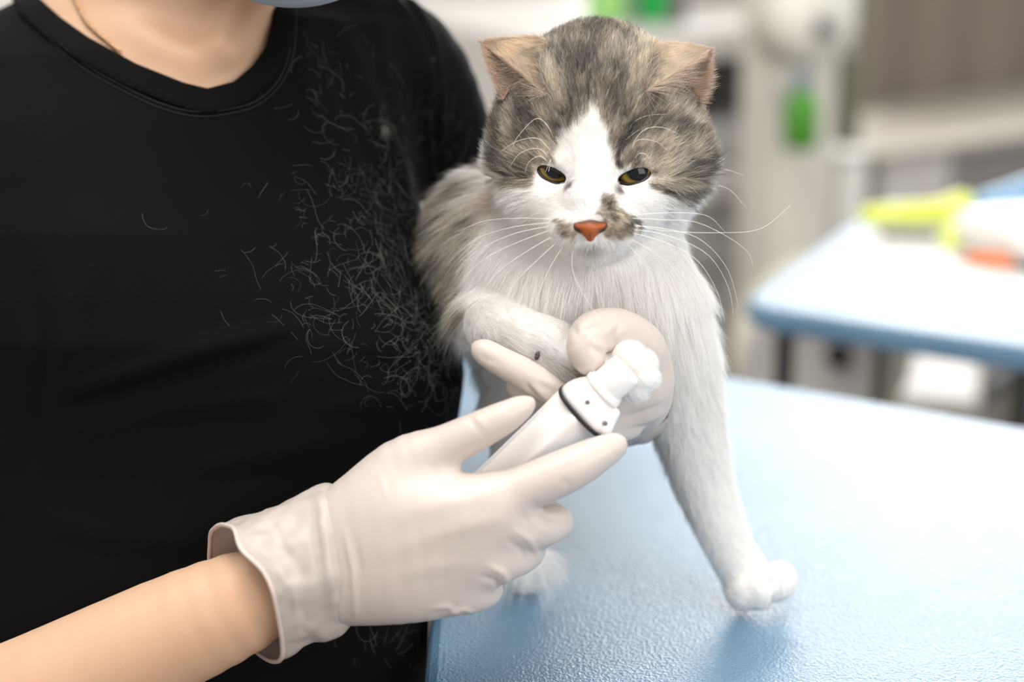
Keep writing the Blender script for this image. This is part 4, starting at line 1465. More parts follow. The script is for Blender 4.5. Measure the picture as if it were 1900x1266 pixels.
# ================================================================== person
person = empty('person', np.array([*at(380, 900, 0.98)[:2], 0.0]))
tag(person, 'person in black t-shirt and latex gloves holding the paw of the cat', 'person')

# ---- torso: stacked rounded sections read from top to bottom (py at 0.94 m, left px, right px, centre depth, half depth)
TORSO = np.array([
    [-40, 130, 470, 0.985, 0.060],
    [40, 15, 690, 0.985, 0.072],
    [120, -70, 748, 0.980, 0.082],
    [250, -120, 765, 0.965, 0.084],
    [380, -120, 778, 0.955, 0.088],
    [450, -115, 795, 0.950, 0.092],
    [560, -110, 832, 0.945, 0.095],
    [640, -105, 856, 0.943, 0.095],
    [700, -100, 862, 0.943, 0.090],
    [770, -100, 852, 0.943, 0.084],
    [870, -100, 832, 0.943, 0.078],
    [1000, -100, 812, 0.943, 0.076],
    [1160, -110, 797, 0.945, 0.080],
    [1266, -115, 794, 0.95, 0.084],
    [1500, -130, 800, 0.97, 0.092],
    [1750, -130, 800, 1.00, 0.095],
])


def torso_d(P, shrink=0.0):
    y = 633.0 - P[..., 1] / 0.94 * FPX
    T = [np.interp(y, TORSO[:, 0], TORSO[:, k]) for k in range(1, 5)]
    cx = ((T[0] + T[1]) / 2 - 950) / FPX * T[2]
    rx = (T[1] - T[0]) / 2 / FPX * T[2] - shrink
    rz = T[3] - shrink
    u = np.abs(P[..., 0] - cx) / rx; v = np.abs(-P[..., 2] - T[2]) / rz
    e = 2.5
    q = (u ** e + v ** e) ** (1 / e)
    return (q - 1) * np.minimum(rx, rz) * 0.9


def dchain(f, pts, k=0.01, grow=0.0):
    """(px, py, depth, radius m)"""
    pts = fine_chain(pts, 3)
    f.chain([(cam_pt(*a[:3]), cam_pt(*b[:3]), a[3] + grow, b[3] + grow) for a, b in zip(pts[:-1], pts[1:])], k)


SH_L = [(250, 100, 0.985, 0.048), (40, 205, 0.98, 0.049), (-110, 300, 0.975, 0.054), (-125, 520, 0.95, 0.048), (-125, 840, 0.915, 0.043)]
SH_R = [(480, 60, 0.985, 0.045), (625, 85, 0.985, 0.036), (738, 124, 0.985, 0.034), (808, 215, 1.0, 0.0275), (840, 300, 1.03, 0.026)]
NECKHOLE = [(55, -30), (70, -2), (110, 34), (160, 70), (250, 120), (340, 156), (385, 167), (435, 154), (470, 125), (494, 90), (506, 45), (512, -5), (516, -60), (400, -400), (100, -400)]


def poly_sd(px, py, poly):
    poly = np.asarray(poly, float)
    n = len(poly)
    d2 = np.full(px.shape, 1e12); ins = np.zeros(px.shape, bool)
    for i in range(n):
        ax, ay = poly[i]; bx, by = poly[(i + 1) % n]
        ex, ey = bx - ax, by - ay
        t = np.clip(((px - ax) * ex + (py - ay) * ey) / (ex * ex + ey * ey + 1e-9), 0, 1)
        d2 = np.minimum(d2, (px - ax - t * ex) ** 2 + (py - ay - t * ey) ** 2)
        ins ^= ((ay > py) != (by > py)) & (px < (bx - ax) * (py - ay) / (by - ay + 1e-12) + ax)
    return np.where(ins, -np.sqrt(d2), np.sqrt(d2))


lo = np.array([-0.42, -0.36, -1.20]); hi = np.array([0.02, 0.25, -0.80])
sf = Field(lo, hi, 0.0024)
sf.func(lambda P: torso_d(P), lo, hi, 0)
dchain(sf, SH_L, 0.03)
dchain(sf, SH_R, 0.03)
base_F = sf.F.copy()


def carve_neck(P):
    px, py = pix_of(P)
    d = poly_sd(px, py, NECKHOLE) * 0.95 / FPX
    return np.maximum(d, (-P[..., 2] - 1.02))


sf.func(carve_neck, np.array([-0.30, 0.09, -1.06]), np.array([-0.05, 0.25, -0.80]), 0.002, 'sub')
# open hems: the sleeve ends and the lower hem are flat
V, F = sf.mesh(3)
N = vnormals(V, F)
px, py = pix_of(V)
front = np.clip(N[:, 2] * 2 + 0.3, 0, 1)
disp = np.zeros(len(V))
for pts_, amp, w_ in (
        ([(640, 60), (680, 160), (735, 290), (790, 430), (845, 610)], 3.2, 17),
        ([(600, 60), (640, 180), (690, 300), (740, 430), (790, 560)], -2.4, 22),
        ([(560, 120), (590, 250), (640, 420)], 1.8, 18),
        ([(505, 190), (522, 300), (535, 420), (545, 560)], 1.6, 14),
        ([(700, 20), (716, 120), (742, 230), (760, 330)], 1.6, 13), ([(735, 30), (762, 140), (782, 260)], -1.6, 12), ([(775, 70), (806, 160), (822, 250)], 1.2, 11),
        ([(715, 210), (760, 300), (772, 370)], -2.5, 10),
        ([(140, 752), (300, 706), (420, 668), (530, 634)], -3.2, 15), ([(150, 722), (300, 674), (430, 634), (560, 605)], 3.0, 22), ([(160, 800), (330, 760), (520, 735)], 1.3, 20),
        ([(60, 520), (75, 680), (60, 860)], -3.0, 16), ([(100, 480), (118, 640), (105, 800)], 2.0, 18),
        ([(240, 260), (220, 400), (180, 540)], 1.0, 24), ([(330, 290), (340, 430), (320, 560)], -0.8, 24),
        ([(620, 560), (700, 600), (800, 640)], 1.2, 18), ([(640, 660), (740, 690), (840, 700)], -1.4, 18), ([(600, 760), (720, 740), (850, 730)], 1.2, 16),
        ([(300, 900), (420, 860), (600, 820)], 1.0, 24), ([(80, 960), (200, 1000), (350, 1010)], 1.0, 26), ([(730, 1170), (745, 1260)], 1.6, 12), ([(690, 1170), (700, 1270)], -1.4, 12)):
    d, t = poly_dist(np.stack([px, py], -1), [np.array(q, float) for q in pts_])
    disp += amp * 0.001 * np.exp(-(d / w_) ** 2) * np.sin(np.pi * np.clip(t * 0.9 + 0.05, 0, 1)) ** 0.5
disp += 0.0008 * vnoise(V, 22, 5) + 0.0004 * vnoise(V, 55, 6)
V = V + N * (disp * front)[:, None]
# seam of the armhole and the stitching of the collar
for pts_, w_ in (([(742, -10), (772, 30), (796, 80), (808, 130), (812, 190), (806, 260)], 5),):
    d, t = poly_dist(np.stack([px, py], -1), [np.array(q, float) for q in pts_])
    V = V + N * ((-0.0012 * np.exp(-(d / w_) ** 2) + 0.0012 * np.exp(-((d - 11) / 7) ** 2)) * front)[:, None]

shirt_m = bpy.data.materials.new('black_jersey'); shirt_m.use_nodes = True
nt = shirt_m.node_tree; b = nt.nodes['Principled BSDF']
b.inputs['Base Color'].default_value = (0.0020, 0.0019, 0.0020, 1)
b.inputs['Roughness'].default_value = 0.8
b.inputs['Specular IOR Level'].default_value = 0.10
b.inputs['Sheen Weight'].default_value = 0.012
b.inputs['Sheen Roughness'].default_value = 0.5
tc = nt.nodes.new('ShaderNodeTexCoord')
wv = nt.nodes.new('ShaderNodeTexNoise'); wv.inputs['Scale'].default_value = 1600; wv.inputs['Detail'].default_value = 2
bp = nt.nodes.new('ShaderNodeBump'); bp.inputs['Strength'].default_value = 0.35; bp.inputs['Distance'].default_value = 0.0005
nt.links.new(tc.outputs['Object'], wv.inputs['Vector']); nt.links.new(wv.outputs['Fac'], bp.inputs['Height']); nt.links.new(bp.outputs['Normal'], b.inputs['Normal'])
shirt = link_mesh('t_shirt', to_world(V), F, shirt_m, person)
SHIRT_V, SHIRT_F, SHIRT_N = V, F, vnormals(V, F)

# collar band
cf_ = Field(np.array([-0.30, 0.08, -1.02]), np.array([-0.06, 0.22, -0.82]), 0.0013)


def collar_fn(P):
    px, py = pix_of(P)
    q = poly_sd(px, py, NECKHOLE)
    band = np.abs(q - 20) - 23
    g = Field.__new__(Field)
    ix = ((P - sf.lo) / sf.h)
    i0 = np.clip(np.floor(ix).astype(int), 0, np.array(base_F.shape) - 2)
    f = ix - i0
    t = 0
    for a in (0, 1):
        for b_ in (0, 1):
            for c_ in (0, 1):
                wgt = (f[..., 0] if a else 1 - f[..., 0]) * (f[..., 1] if b_ else 1 - f[..., 1]) * (f[..., 2] if c_ else 1 - f[..., 2])
                t = t + wgt * base_F[i0[..., 0] + a, i0[..., 1] + b_, i0[..., 2] + c_]
    return np.maximum.reduce([t - 0.0022, -(t + 0.003), band * 0.95 / FPX])


cf_.func(collar_fn, np.array([-0.30, 0.08, -1.02]), np.array([-0.06, 0.22, -0.82]), 0)
V, F = cf_.mesh(2)
N = vnormals(V, F); px, py = pix_of(V)
q = poly_sd(px, py, NECKHOLE)
V = V + N * (-0.0006 * np.exp(-((q - 38) / 2.0) ** 2))[:, None]
collar = link_mesh('collar', to_world(V), F, shirt_m, shirt)
# stitching along the collar seam
seam = smooth_path([(543, -10), (546, 40), (541, 100), (520, 152), (480, 190), (430, 206), (370, 212), (310, 200), (240, 170), (150, 118), (60, 40)], 230)


def on_shirt(px, py):
    """front of the shirt under a pixel (nearest shirt vertex on that sight line), in the camera's axes"""
    k = np.hypot(SPX - px, SPY - py) < 7
    if not k.any(): return None
    d = (-SHIRT_V[k][:, 2]).min()
    return cam_pt(px, py, d)


SPX, SPY = pix_of(SHIRT_V)
st = []
for i, (x, y) in enumerate(seam):
    p = on_shirt(x, y)
    if p is None: continue
    p = p + np.array([0, 0, 0.0006])
    for off in (-4, 4):
        dx, dy = (seam[min(i + 1, len(seam) - 1)] - seam[max(i - 1, 0)]); l = math.hypot(dx, dy)
        a = p + np.array([-dy / l * off, -dx / l * off, 0]) * S * 1.05
        b_ = a + np.array([dx / l, -dy / l, 0]) * S * 3.2
        st.append(tube([a, (a + b_) / 2 + np.array([0, 0, 0.0002]), b_], 0.00016, 4))
V, F = join(st)
link_mesh('collar_stitching', to_world(V), F, mat('charcoal_thread', srgb(62, 60, 58), 0.8), shirt)['kind'] = 'stuff'

# ---- skin: one body (head, neck, trunk, arms and hands)
skin_p = mat('skin', srgb(212, 174, 144), 0.5, noise=0.05, nscale=30, bump=0.12, bscale=900, sss=0.004)
ARM_R = [(-108, 330, 0.975, 0.036), (-138, 720, 0.93, 0.038), (-240, 1425, 0.86, 0.036), (0, 1325, 0.832, 0.0295), (300, 1185, 0.826, 0.0262), (440, 1122, 0.823, 0.0232), (600, 1050, 0.82, 0.0165)]
ARM_L = [(752, 120, 0.985, 0.028), (840, 300, 1.03, 0.021), (985, 560, 1.10, 0.030), (1080, 700, 1.00, 0.024), (1150, 775, 0.892, 0.0135)]
lo = np.array([-0.40, -0.40, -1.20]); hi = np.array([0.10, 0.42, -0.76])
bf = Field(lo, hi, 0.0026)
bf.func(lambda P: torso_d(P, 0.005), np.array([-0.32, -0.36, -1.15]), np.array([0.01, 0.20, -0.80]), 0)
dchain(bf, SH_L[:3], 0.015, -0.014); dchain(bf, SH_R[:3], 0.02, -0.012)
dchain(bf, ARM_R, 0.01); dchain(bf, ARM_L, 0.01)
# neck, collarbones, head (above the frame)
dchain(bf, [(280, 120, 0.985, 0.052), (325, -80, 0.965, 0.050), (420, -380, 0.93, 0.052)], 0.03)
dchain(bf, [(395, 120, 0.905, 0.004), (440, 95, 0.915, 0.006), (475, 70, 0.93, 0.005)], 0.012)
dchain(bf, [(375, 125, 0.903, 0.004), (250, 70, 0.915, 0.006), (120, 30, 0.955, 0.006)], 0.012)
dchain(bf, [(490, -20, 0.93, 0.010), (420, 90, 0.90, 0.007)], 0.012)
hc = cam_pt(505, -445, 0.895)
bf.ell(hc, (0.072, 0.095, 0.090), 0.02)
bf.ell(cam_pt(530, -260, 0.865), (0.043, 0.042, 0.042), 0.02)
bf.ell(cam_pt(540, -165, 0.85), (0.020, 0.016, 0.018), 0.02)
bf.ell(cam_pt(540, -370, 0.806), (0.009, 0.024, 0.012), 0.012)
for s_ in (-1, 1):
    bf.ell(cam_pt(520 + s_ * 112, -440, 0.815), (0.016, 0.009, 0.012), 0.006, 'sub')
    bf.ell(hc + np.array([s_ * 0.073, -0.006, -0.005]), (0.008, 0.028, 0.017), 0.004)
add_hand(bf, R_HAND, [0.003] * 9, -4)
add_hand(bf, L_HAND, [0.003] * 8, -4)
V, F = bf.mesh(2)
body = link_mesh('body', to_world(V), F, skin_p, person)
fx_, fy_ = pix_of(V)


def body_front(px, py):
    k = np.hypot(fx_ - px, fy_ - py) < 10
    return (-V[k][:, 2]).min()


eyew_m = mat('eye_white', srgb(232, 226, 220), 0.15); iris_m = mat('brown_iris', srgb(64, 42, 28), 0.1); brow_m = mat('eyebrow_hair', srgb(58, 42, 32), 0.7)
for s_ in (-1, 1):
    ep = cam_pt(520 + s_ * 112, -440, body_front(520 + s_ * 112, -440) + 0.0118)
    e_ = link_mesh('eyeball', *lathe([(max(0.0125 * math.sin(a), 1e-5), 0.0125 * math.cos(a)) for a in np.linspace(math.pi, 0.01, 24)], to_world(ep), (0.05, -1, -0.45), 28), eyew_m, person)
    link_mesh('iris', *lathe([(max(0.0128 * math.sin(a), 1e-5), 0.0128 * math.cos(a)) for a in np.linspace(0.45, 0.01, 8)], to_world(ep), (0.05, -1, -0.45), 24), iris_m, e_)
    bw_ = smooth_path([cam_pt(520 + s_ * a_, b_, body_front(520 + s_ * a_, b_)) for a_, b_ in ((62, -496), (90, -505), (118, -508), (145, -503), (168, -492))], 14)
    link_mesh('eyebrow', *tube(to_world(bw_), np.linspace(0.0022, 0.0012, 14), 8), brow_m, person)
# hair
hf = Field(hc - np.array([0.10, 0.10, 0.12]), hc + np.array([0.10, 0.13, 0.12]), 0.003)
hf.ell(hc + np.array([0, 0.010, -0.008]), (0.079, 0.098, 0.096), 0)
hf.ell(hc + np.array([0.004, -0.055, 0.075]), (0.066, 0.110, 0.075), 0.01, 'sub')
V, F = hf.mesh(2)
link_mesh('hair', to_world(V), F, mat('brown_hair', srgb(70, 48, 34), 0.45, noise=0.4, nscale=120), person)
# mask
mf = Field(cam_pt(330, 40, 0.95), cam_pt(760, -420, 0.74), 0.002)
mlo = np.minimum(cam_pt(330, 60, 0.95), cam_pt(760, -420, 0.74)) - 0.01; mhi = np.maximum(cam_pt(330, 60, 0.95), cam_pt(760, -420, 0.74)) + 0.01
mf = Field(mlo, mhi, 0.0018)
mf.ell(cam_pt(540, -152, 0.845), (0.050, 0.040, 0.052), 0.01)
mf.ell(cam_pt(545, -270, 0.825), (0.042, 0.036, 0.042), 0.015)
V, F = mf.mesh(2)
N = vnormals(V, F)
px, py = pix_of(V)
for yy in (-40, -100, -160):
    V = V - N * (0.0012 * np.exp(-((py - yy) / 7.0) ** 2))[:, None]
link_mesh('face_mask', to_world(V), F, mat('mask_fabric', srgb(178, 198, 214), 0.8, bump=0.2, bscale=900), person)

# necklace
npx = smooth_path([(120, -40), (142, 4), (158, 36), (180, 60), (204, 80), (222, 96)], 60)
BV = V_b = np.array([v.co for v in body.data.vertices]) if False else None
me_v = np.empty(len(body.data.vertices) * 3, dtype=np.float32)
body.data.vertices.foreach_get('co', me_v)
me_v = me_v.reshape(-1, 3) + root_loc(person)
rel = me_v - CAM
cv_ = np.stack([rel @ RGT, rel @ UPV, -(rel @ FWD)], -1)
BPX, BPY = pix_of(cv_)
links = []
for i, (x, y) in enumerate(npx):
    k = np.hypot(BPX - x, BPY - y) < 9
    d = (-cv_[k][:, 2]).min() if k.any() else 0.93
    p = cam_pt(x, y, d) + np.array([0, 0, 0.0010])
    T = npx[min(i + 1, 59)] - npx[max(i - 1, 0)]; T = np.array([T[0], -T[1], 0]); T /= np.linalg.norm(T)
    Bn = np.array([-T[1], T[0], 0]) if i % 2 else np.array([0, 0, 1.0])
    ring = [p + T * 0.0013 * math.cos(a) + Bn * 0.0009 * math.sin(a) for a in np.linspace(0, 2 * math.pi, 11)[:-1]]
    links.append(tube(ring, 0.00036, 5, True))
V, F = join(links)
link_mesh('necklace', to_world(V), F, mat('gold_chain', srgb(214, 178, 140), 0.25, metal=1.0), person)

# ---- trousers, shoes (below the frame), a stool to sit on
hip = at(390, 1600, 0.985)
kneeL = np.array([hip[0] - 0.13, 0.50, 0.47]); kneeR = np.array([hip[0] + 0.02, 0.50, 0.47])
pf = Field(np.array([hip[0] - 0.32, 0.30, 0.0]), np.array([hip[0] + 0.26, hip[1] + 0.25, hip[2] + 0.08]), 0.006)
pf.ell(np.array([hip[0], hip[1], 0.535]), (0.155, 0.12, 0.10), 0.03)
for kn, sx in ((kneeL, -0.075), (kneeR, 0.075)):
    pf.cone(np.array([hip[0] + sx, hip[1], 0.52]), kn, 0.075, 0.056, 0.03)
    pf.cone(kn, np.array([kn[0], kn[1] + 0.03, 0.07]), 0.056, 0.042, 0.02)
V, F = pf.mesh(2)
link_mesh('trousers', V, F, mat('dark_trousers', srgb(36, 38, 44), 0.8), person)
for kn in (kneeL, kneeR):
    shf = Field(np.array([kn[0] - 0.07, kn[1] - 0.2, -0.01]), np.array([kn[0] + 0.07, kn[1] + 0.12, 0.1]), 0.004)
    shf.cone(np.array([kn[0], kn[1] + 0.04, 0.042]), np.array([kn[0], kn[1] - 0.13, 0.032]), 0.042, 0.032, 0.01)
    V, F = shf.mesh(2); V[:, 2] = np.maximum(V[:, 2], 0.001)
    link_mesh('shoe', V, F, M['white_plastic'], person)

# ---- gloves
glove_m = bpy.data.materials.new('latex_glove'); glove_m.use_nodes = True
nt = glove_m.node_tree; b = nt.nodes['Principled BSDF']
b.inputs['Base Color'].default_value = (*srgb(208, 196, 188), 1)
b.inputs['Roughness'].default_value = 0.42
b.inputs['Subsurface Weight'].default_value = 0.6
b.inputs['Subsurface Radius'].default_value = (1.0, 0.55, 0.4)
b.inputs['Subsurface Scale'].default_value = 0.0016
tc = nt.nodes.new('ShaderNodeTexCoord')
n1 = nt.nodes.new('ShaderNodeTexNoise'); n1.inputs['Scale'].default_value = 60; n1.inputs['Detail'].default_value = 4
nt.links.new(tc.outputs['Object'], n1.inputs['Vector'])
bp = nt.nodes.new('ShaderNodeBump'); bp.inputs['Strength'].default_value = 0.18; bp.inputs['Distance'].default_value = 0.001
nt.links.new(n1.outputs['Fac'], bp.inputs['Height']); nt.links.new(bp.outputs['Normal'], b.inputs['Normal'])


cuff_m = bpy.data.materials.new('latex_cuff'); cuff_m.use_nodes = True
nt = cuff_m.node_tree; b = nt.nodes['Principled BSDF']
b.inputs['Base Color'].default_value = (*srgb(212, 201, 193), 1); b.inputs['Roughness'].default_value = 0.42
tl_ = nt.nodes.new('ShaderNodeBsdfTranslucent'); tl_.inputs['Color'].default_value = (*srgb(212, 201, 193), 1)
mx_ = nt.nodes.new('ShaderNodeMixShader'); mx_.inputs[0].default_value = 0.25
nt.links.new(b.outputs[0], mx_.inputs[1]); nt.links.new(tl_.outputs[0], mx_.inputs[2]); nt.links.new(mx_.outputs[0], nt.nodes['Material Output'].inputs['Surface'])


def creases(V, F, lst):
    """lst: (pixel polyline, depth mm (positive raises), width px)"""
    N = vnormals(V, F)
    px, py = pix_of(V)
    P2 = np.stack([px, py], -1)
    dsp = np.zeros(len(V))
    for pts_, amp, w_ in lst:
        d, t = poly_dist(P2, [np.array(q, float) for q in pts_])
        dsp += amp * 0.001 * np.exp(-(d / w_) ** 2) * np.sin(np.pi * np.clip(t * 0.84 + 0.08, 0, 1))
    f = np.clip(N[:, 2] * 2, 0, 1)
    return V + N * (dsp * f)[:, None]


def closed_path(pts, n):
    p = np.asarray(pts, float)
    m = len(p)
    out = []
    for s_ in np.linspace(0, m, n, endpoint=False):
        i = int(s_); t = s_ - i
        a, b_, c_, d_ = p[(i - 1) % m], p[i % m], p[(i + 1) % m], p[(i + 2) % m]
        out.append(0.5 * ((2 * b_) + (c_ - a) * t + (2 * a - 5 * b_ + 4 * c_ - d_) * t * t + (3 * b_ - a - 3 * c_ + d_) * t ** 3))
    return np.array(out)


def cuff(rings, steps, seg=96, ruffle=0.0, seed=0):
    R = [closed_path([Q(*p) for p in r], seg) for r in rings]
    path = np.array(R)                                   # ring, seg, 3
    V = []
    n = len(R)
    for s_ in np.linspace(0, n - 1, steps):
        i = min(int(s_), n - 2); t = s_ - i
        a, b_, c_, d_ = path[max(i - 1, 0)], path[i], path[i + 1], path[min(i + 2, n - 1)]
        q = 0.5 * ((2 * b_) + (c_ - a) * t + (2 * a - 5 * b_ + 4 * c_ - d_) * t * t + (3 * b_ - a - 3 * c_ + d_) * t ** 3)
        V.append(q)
    V = np.array(V)
    cen = V.mean(1, keepdims=True)
    rad = V - cen; rad /= np.linalg.norm(rad, axis=2, keepdims=True)
    amp = np.linspace(0, 1, steps)[:, None]
    V = V + rad * ((vnoise(V, 90, seed) * 0.0016 + vnoise(V, 240, seed + 3) * 0.0006) * ruffle * np.sin(np.pi * np.clip(amp * 0.95 + 0.02, 0, 1)) ** 0.7)[..., None]
    F = []
    for i in range(steps - 1):
        for k in range(seg):
            a = i * seg + k; b_ = i * seg + (k + 1) % seg
            F.append((a, b_, b_ + seg, a + seg))
    rim = V[-1]
    Vf = V.reshape(-1, 3)
    # thickness
    Fa = np.array(F)
    Nn = vnormals(Vf, Fa)
    if ((Vf - np.repeat(cen[:, 0], seg, 0)) * Nn).sum() < 0: Nn = -Nn; Fa = Fa[:, ::-1]
    m = len(Vf)
    inner = Vf - Nn * 0.0005
    Fb = Fa[:, ::-1] + m
    edge = []
    for k in range(seg):
        a = (steps - 1) * seg + k; b_ = (steps - 1) * seg + (k + 1) % seg
        edge.append((a, b_, b_ + m, a + m))
    return np.vstack([Vf, inner]), np.vstack([Fa, Fb, np.array(edge)]), rim


allp = np.array([p for a, b_, ra, rb in hand_prims(R_HAND) for p in (a, b_)])
gf = Field(allp.min(0) - 0.03, allp.max(0) + 0.03, 0.0012)
add_hand(gf, R_HAND, [0, 0.014, 0.014, 0.014, 0.007, 0.006, 0.004, 0.004, 0.004])
V, F = gf.mesh(2)
for _ in range(5): V = relax(V, F, 1)
V = creases(V, F, [
    # tendons and knuckles of the hand's back
    ([(720, 960), (860, 925), (930, 915)], 0.5, 16), ([(730, 1020), (870, 975), (945, 965)], 0.5, 16), ([(740, 1065), (860, 1045)], 0.4, 14),
    # folds where the curled fingers pull the latex
    ([(955, 985), (985, 1005), (1000, 1040)], 1.0, 6), ([(940, 1000), (968, 1022), (975, 1050)], -1.0, 6), ([(905, 1050), (935, 1065), (945, 1090)], 1.2, 6), ([(890, 1068), (920, 1080), (928, 1100)], -1.1, 5),
    ([(800, 1130), (830, 1125), (850, 1140)], 0.9, 5), ([(830, 1140), (860, 1130), (880, 1138)], 1.0, 4), ([(815, 1150), (845, 1145)], -0.8, 4),
    ([(990, 935), (1015, 960), (1050, 975)], -0.8, 6), ([(970, 940), (990, 968), (1020, 990)], 0.6, 6),
    # thumb web and the thumb's joint
    ([(800, 870), (830, 905), (870, 920)], -0.7, 9), ([(870, 775), (890, 800)], -0.5, 6), ([(880, 770), (902, 795)], 0.4, 5), ([(940, 748), (975, 738)], 0.4, 6),
    ([(640, 985), (655, 1060), (660, 1150)], 0.9, 5), ([(660, 1000), (672, 1080)], -0.4, 6),
    ([(700, 870), (720, 930)], 0.35, 8), ([(1040, 890), (1060, 905)], -0.4, 6), ([(1120, 815), (1150, 820)], 0.3, 6), ([(1126, 816), (1132, 836), (1148, 848)], -0.35, 3), ([(965, 740), (985, 752)], -0.2, 4),
    ([(1000, 945), (1040, 938), (1060, 930)], -1.6, 7)])
WR = [(652, 930, 112), (652, 950, 150), (655, 990, 168), (660, 1040, 172), (665, 1090, 165), (668, 1130, 136), (660, 1110, 80), (650, 1040, 70), (644, 960, 75)]
WR0 = [(606, 897, 112), (604, 915, 170), (608, 976, 214), (616, 1040, 226), (624, 1104, 214), (638, 1174, 136), (632, 1136, 42), (622, 1040, 20), (612, 935, 46)]
MID = [(505, 945, 118), (512, 960, 178), (530, 1008, 222), (550, 1060, 234), (560, 1120, 222), (580, 1196, 138), (560, 1165, 42), (520, 1060, 14), (500, 965, 52)]
MID2 = [(440, 966, 120), (470, 972, 184), (490, 1010, 228), (520, 1062, 242), (535, 1122, 230), (550, 1212, 140), (515, 1190, 42), (440, 1080, 10), (425, 982, 56)]
RIM = [(402, 977, 120), (432, 980, 184), (448, 1020, 230), (490, 1064, 246), (512, 1124, 236), (522, 1222, 140), (470, 1205, 40), (398, 1100, 4), (390, 1005, 56)]
cV2, cF2, rim = cuff([WR, WR0, MID, MID2, RIM], 44, 110, 1.0, 3)
cV2 = creases(cV2, cF2, [([(592, 915), (603, 1000), (625, 1150)], 1.0, 6), ([(575, 915), (585, 1010), (605, 1150)], -0.8, 8), ([(555, 1050), (545, 1100), (555, 1180)], 0.7, 8), ([(520, 985), (560, 1040)], 0.6, 8), ([(550, 940), (560, 1000), (553, 1060)], -0.6, 9), ([(470, 990), (530, 1040)], -0.4, 9)])
nh = len(F)
V, F = join([(to_world(V), F), (to_world(cV2), cF2)])
gl_r = link_mesh('glove', V, np.array(F), glove_m, person)
mi = np.zeros(len(F), dtype=np.int32); mi[nh:] = 1
gl_r.data.materials.append(cuff_m); gl_r.data.polygons.foreach_set('material_index', mi)
Vr, Fr = tube(rim, 0.00105, 8, True)
link_mesh('rolled_rim', to_world(Vr), Fr, glove_m, gl_r)

allp = np.array([p for a, b_, ra, rb in hand_prims(L_HAND) for p in (a, b_)])
gf = Field(allp.min(0) - 0.02, allp.max(0) + 0.02, 0.0011)
add_hand(gf, L_HAND, [0, 0.010, 0.008, 0.008, 0.006, 0.003, 0.004, 0.003])
V, F = gf.mesh(2)
for _ in range(3): V = relax(V, F, 1)
V = creases(V, F, [
    ([(985, 715), (1010, 735), (1030, 750)], 1.2, 5), ([(975, 712), (995, 735)], -1.0, 5), ([(1000, 712), (1040, 735)], -0.7, 5),
    ([(1062, 645), (1088, 612), (1140, 596)], -0.9, 7), ([(1085, 622), (1110, 640), (1138, 650)], 0.9, 8), ([(1060, 600), (1072, 625)], -0.7, 6), ([(1150, 600), (1140, 625), (1142, 650)], -0.9, 6), ([(1100, 645), (1120, 660), (1125, 680)], -0.6, 5),
    ([(1195, 625), (1225, 660), (1235, 720)], 0.5, 8), ([(1160, 790), (1200, 780), (1235, 765)], 1.2, 6), ([(1150, 775), (1195, 765), (1235, 748)], -1.0, 6),
    ([(885, 655), (905, 668), (930, 675)], -0.5, 6)])
CU0 = [(1185, 690, -45), (1225, 700, -60), (1243, 735, -70), (1238, 775, -80), (1200, 800, -85), (1150, 810, -90), (1120, 790, -95), (1125, 740, -80), (1150, 700, -55)]
CU1 = [(1160, 690, -130), (1210, 700, -140), (1236, 740, -150), (1230, 790, -160), (1195, 822, -165), (1140, 826, -170), (1095, 800, -170), (1095, 745, -155), (1120, 700, -140)]
CU2 = [(1130, 690, -215), (1185, 700, -225), (1210, 745, -235), (1200, 795, -245), (1160, 822, -250), (1110, 820, -252), (1072, 795, -250), (1070, 740, -235), (1090, 700, -220)]
cV3, cF3, rim3 = cuff([CU0, CU1, CU2], 30, 80, 1.2, 8)
nh = len(F)
V, F = join([(to_world(V), F), (to_world(cV3), cF3)])
gl_l = link_mesh('glove', V, np.array(F), glove_m, person)
mi = np.zeros(len(F), dtype=np.int32); mi[nh:] = 1
gl_l.data.materials.append(cuff_m); gl_l.data.polygons.foreach_set('material_index', mi)
Vr, Fr = tube(rim3, 0.0009, 8, True)
link_mesh('rolled_rim', to_world(Vr), Fr, glove_m, gl_l)

# ---- stool under the person
stl = empty('stool', np.array([hip[0], hip[1] + 0.02, 0.0]))
tag(stl, 'round dark stool under the seated person', 'stool')
sc0 = np.array([hip[0], hip[1] + 0.02, 0.0])
link_mesh('seat', *lathe([(0.10, 0.385), (0.155, 0.39), (0.165, 0.405), (0.155, 0.43), (0.10, 0.434)], sc0), M['black'], stl)
link_mesh('post', *lathe([(0.026, 0.06), (0.026, 0.384)], sc0, seg=20), M['dark'], stl)
for k in range(5):
    a = 2 * math.pi * k / 5 + 0.3
    link_mesh('leg', *tube([sc0 + np.array([0, 0, 0.07]), sc0 + np.array([0.24 * math.cos(a), 0.24 * math.sin(a), 0.02])], [0.02, 0.014], 10), M['dark'], stl)

# ================================================================== nail grinder held in the right hand
Gc = Q(1081, 763, 150)                                   # centre of the dark seam
ga = Q(1158, 695, 174) - Gc; ga /= np.linalg.norm(ga)    # axis, towards the tip
gv = np.array([0, 0, 1.0]); gv -= ga * (gv @ ga); gv /= np.linalg.norm(gv)
gu = np.cross(gv, ga)
gu = gu if gu[1] < 0 else -gu                            # towards the lower right in the picture
MM = 0.001


def gring(t, ru, rv, n=48, flat=0.0, power=2.6, cu=0.0):
    out = []
    for k in range(n):
        a = 2 * math.pi * k / n
        c_, s_ = math.cos(a), math.sin(a)
        r = (abs(c_ / ru) ** power + abs(s_ / rv) ** power) ** (-1 / power)
        out.append(Gc + ga * t + gu * (r * c_ + cu) + gv * r * s_)
    return out


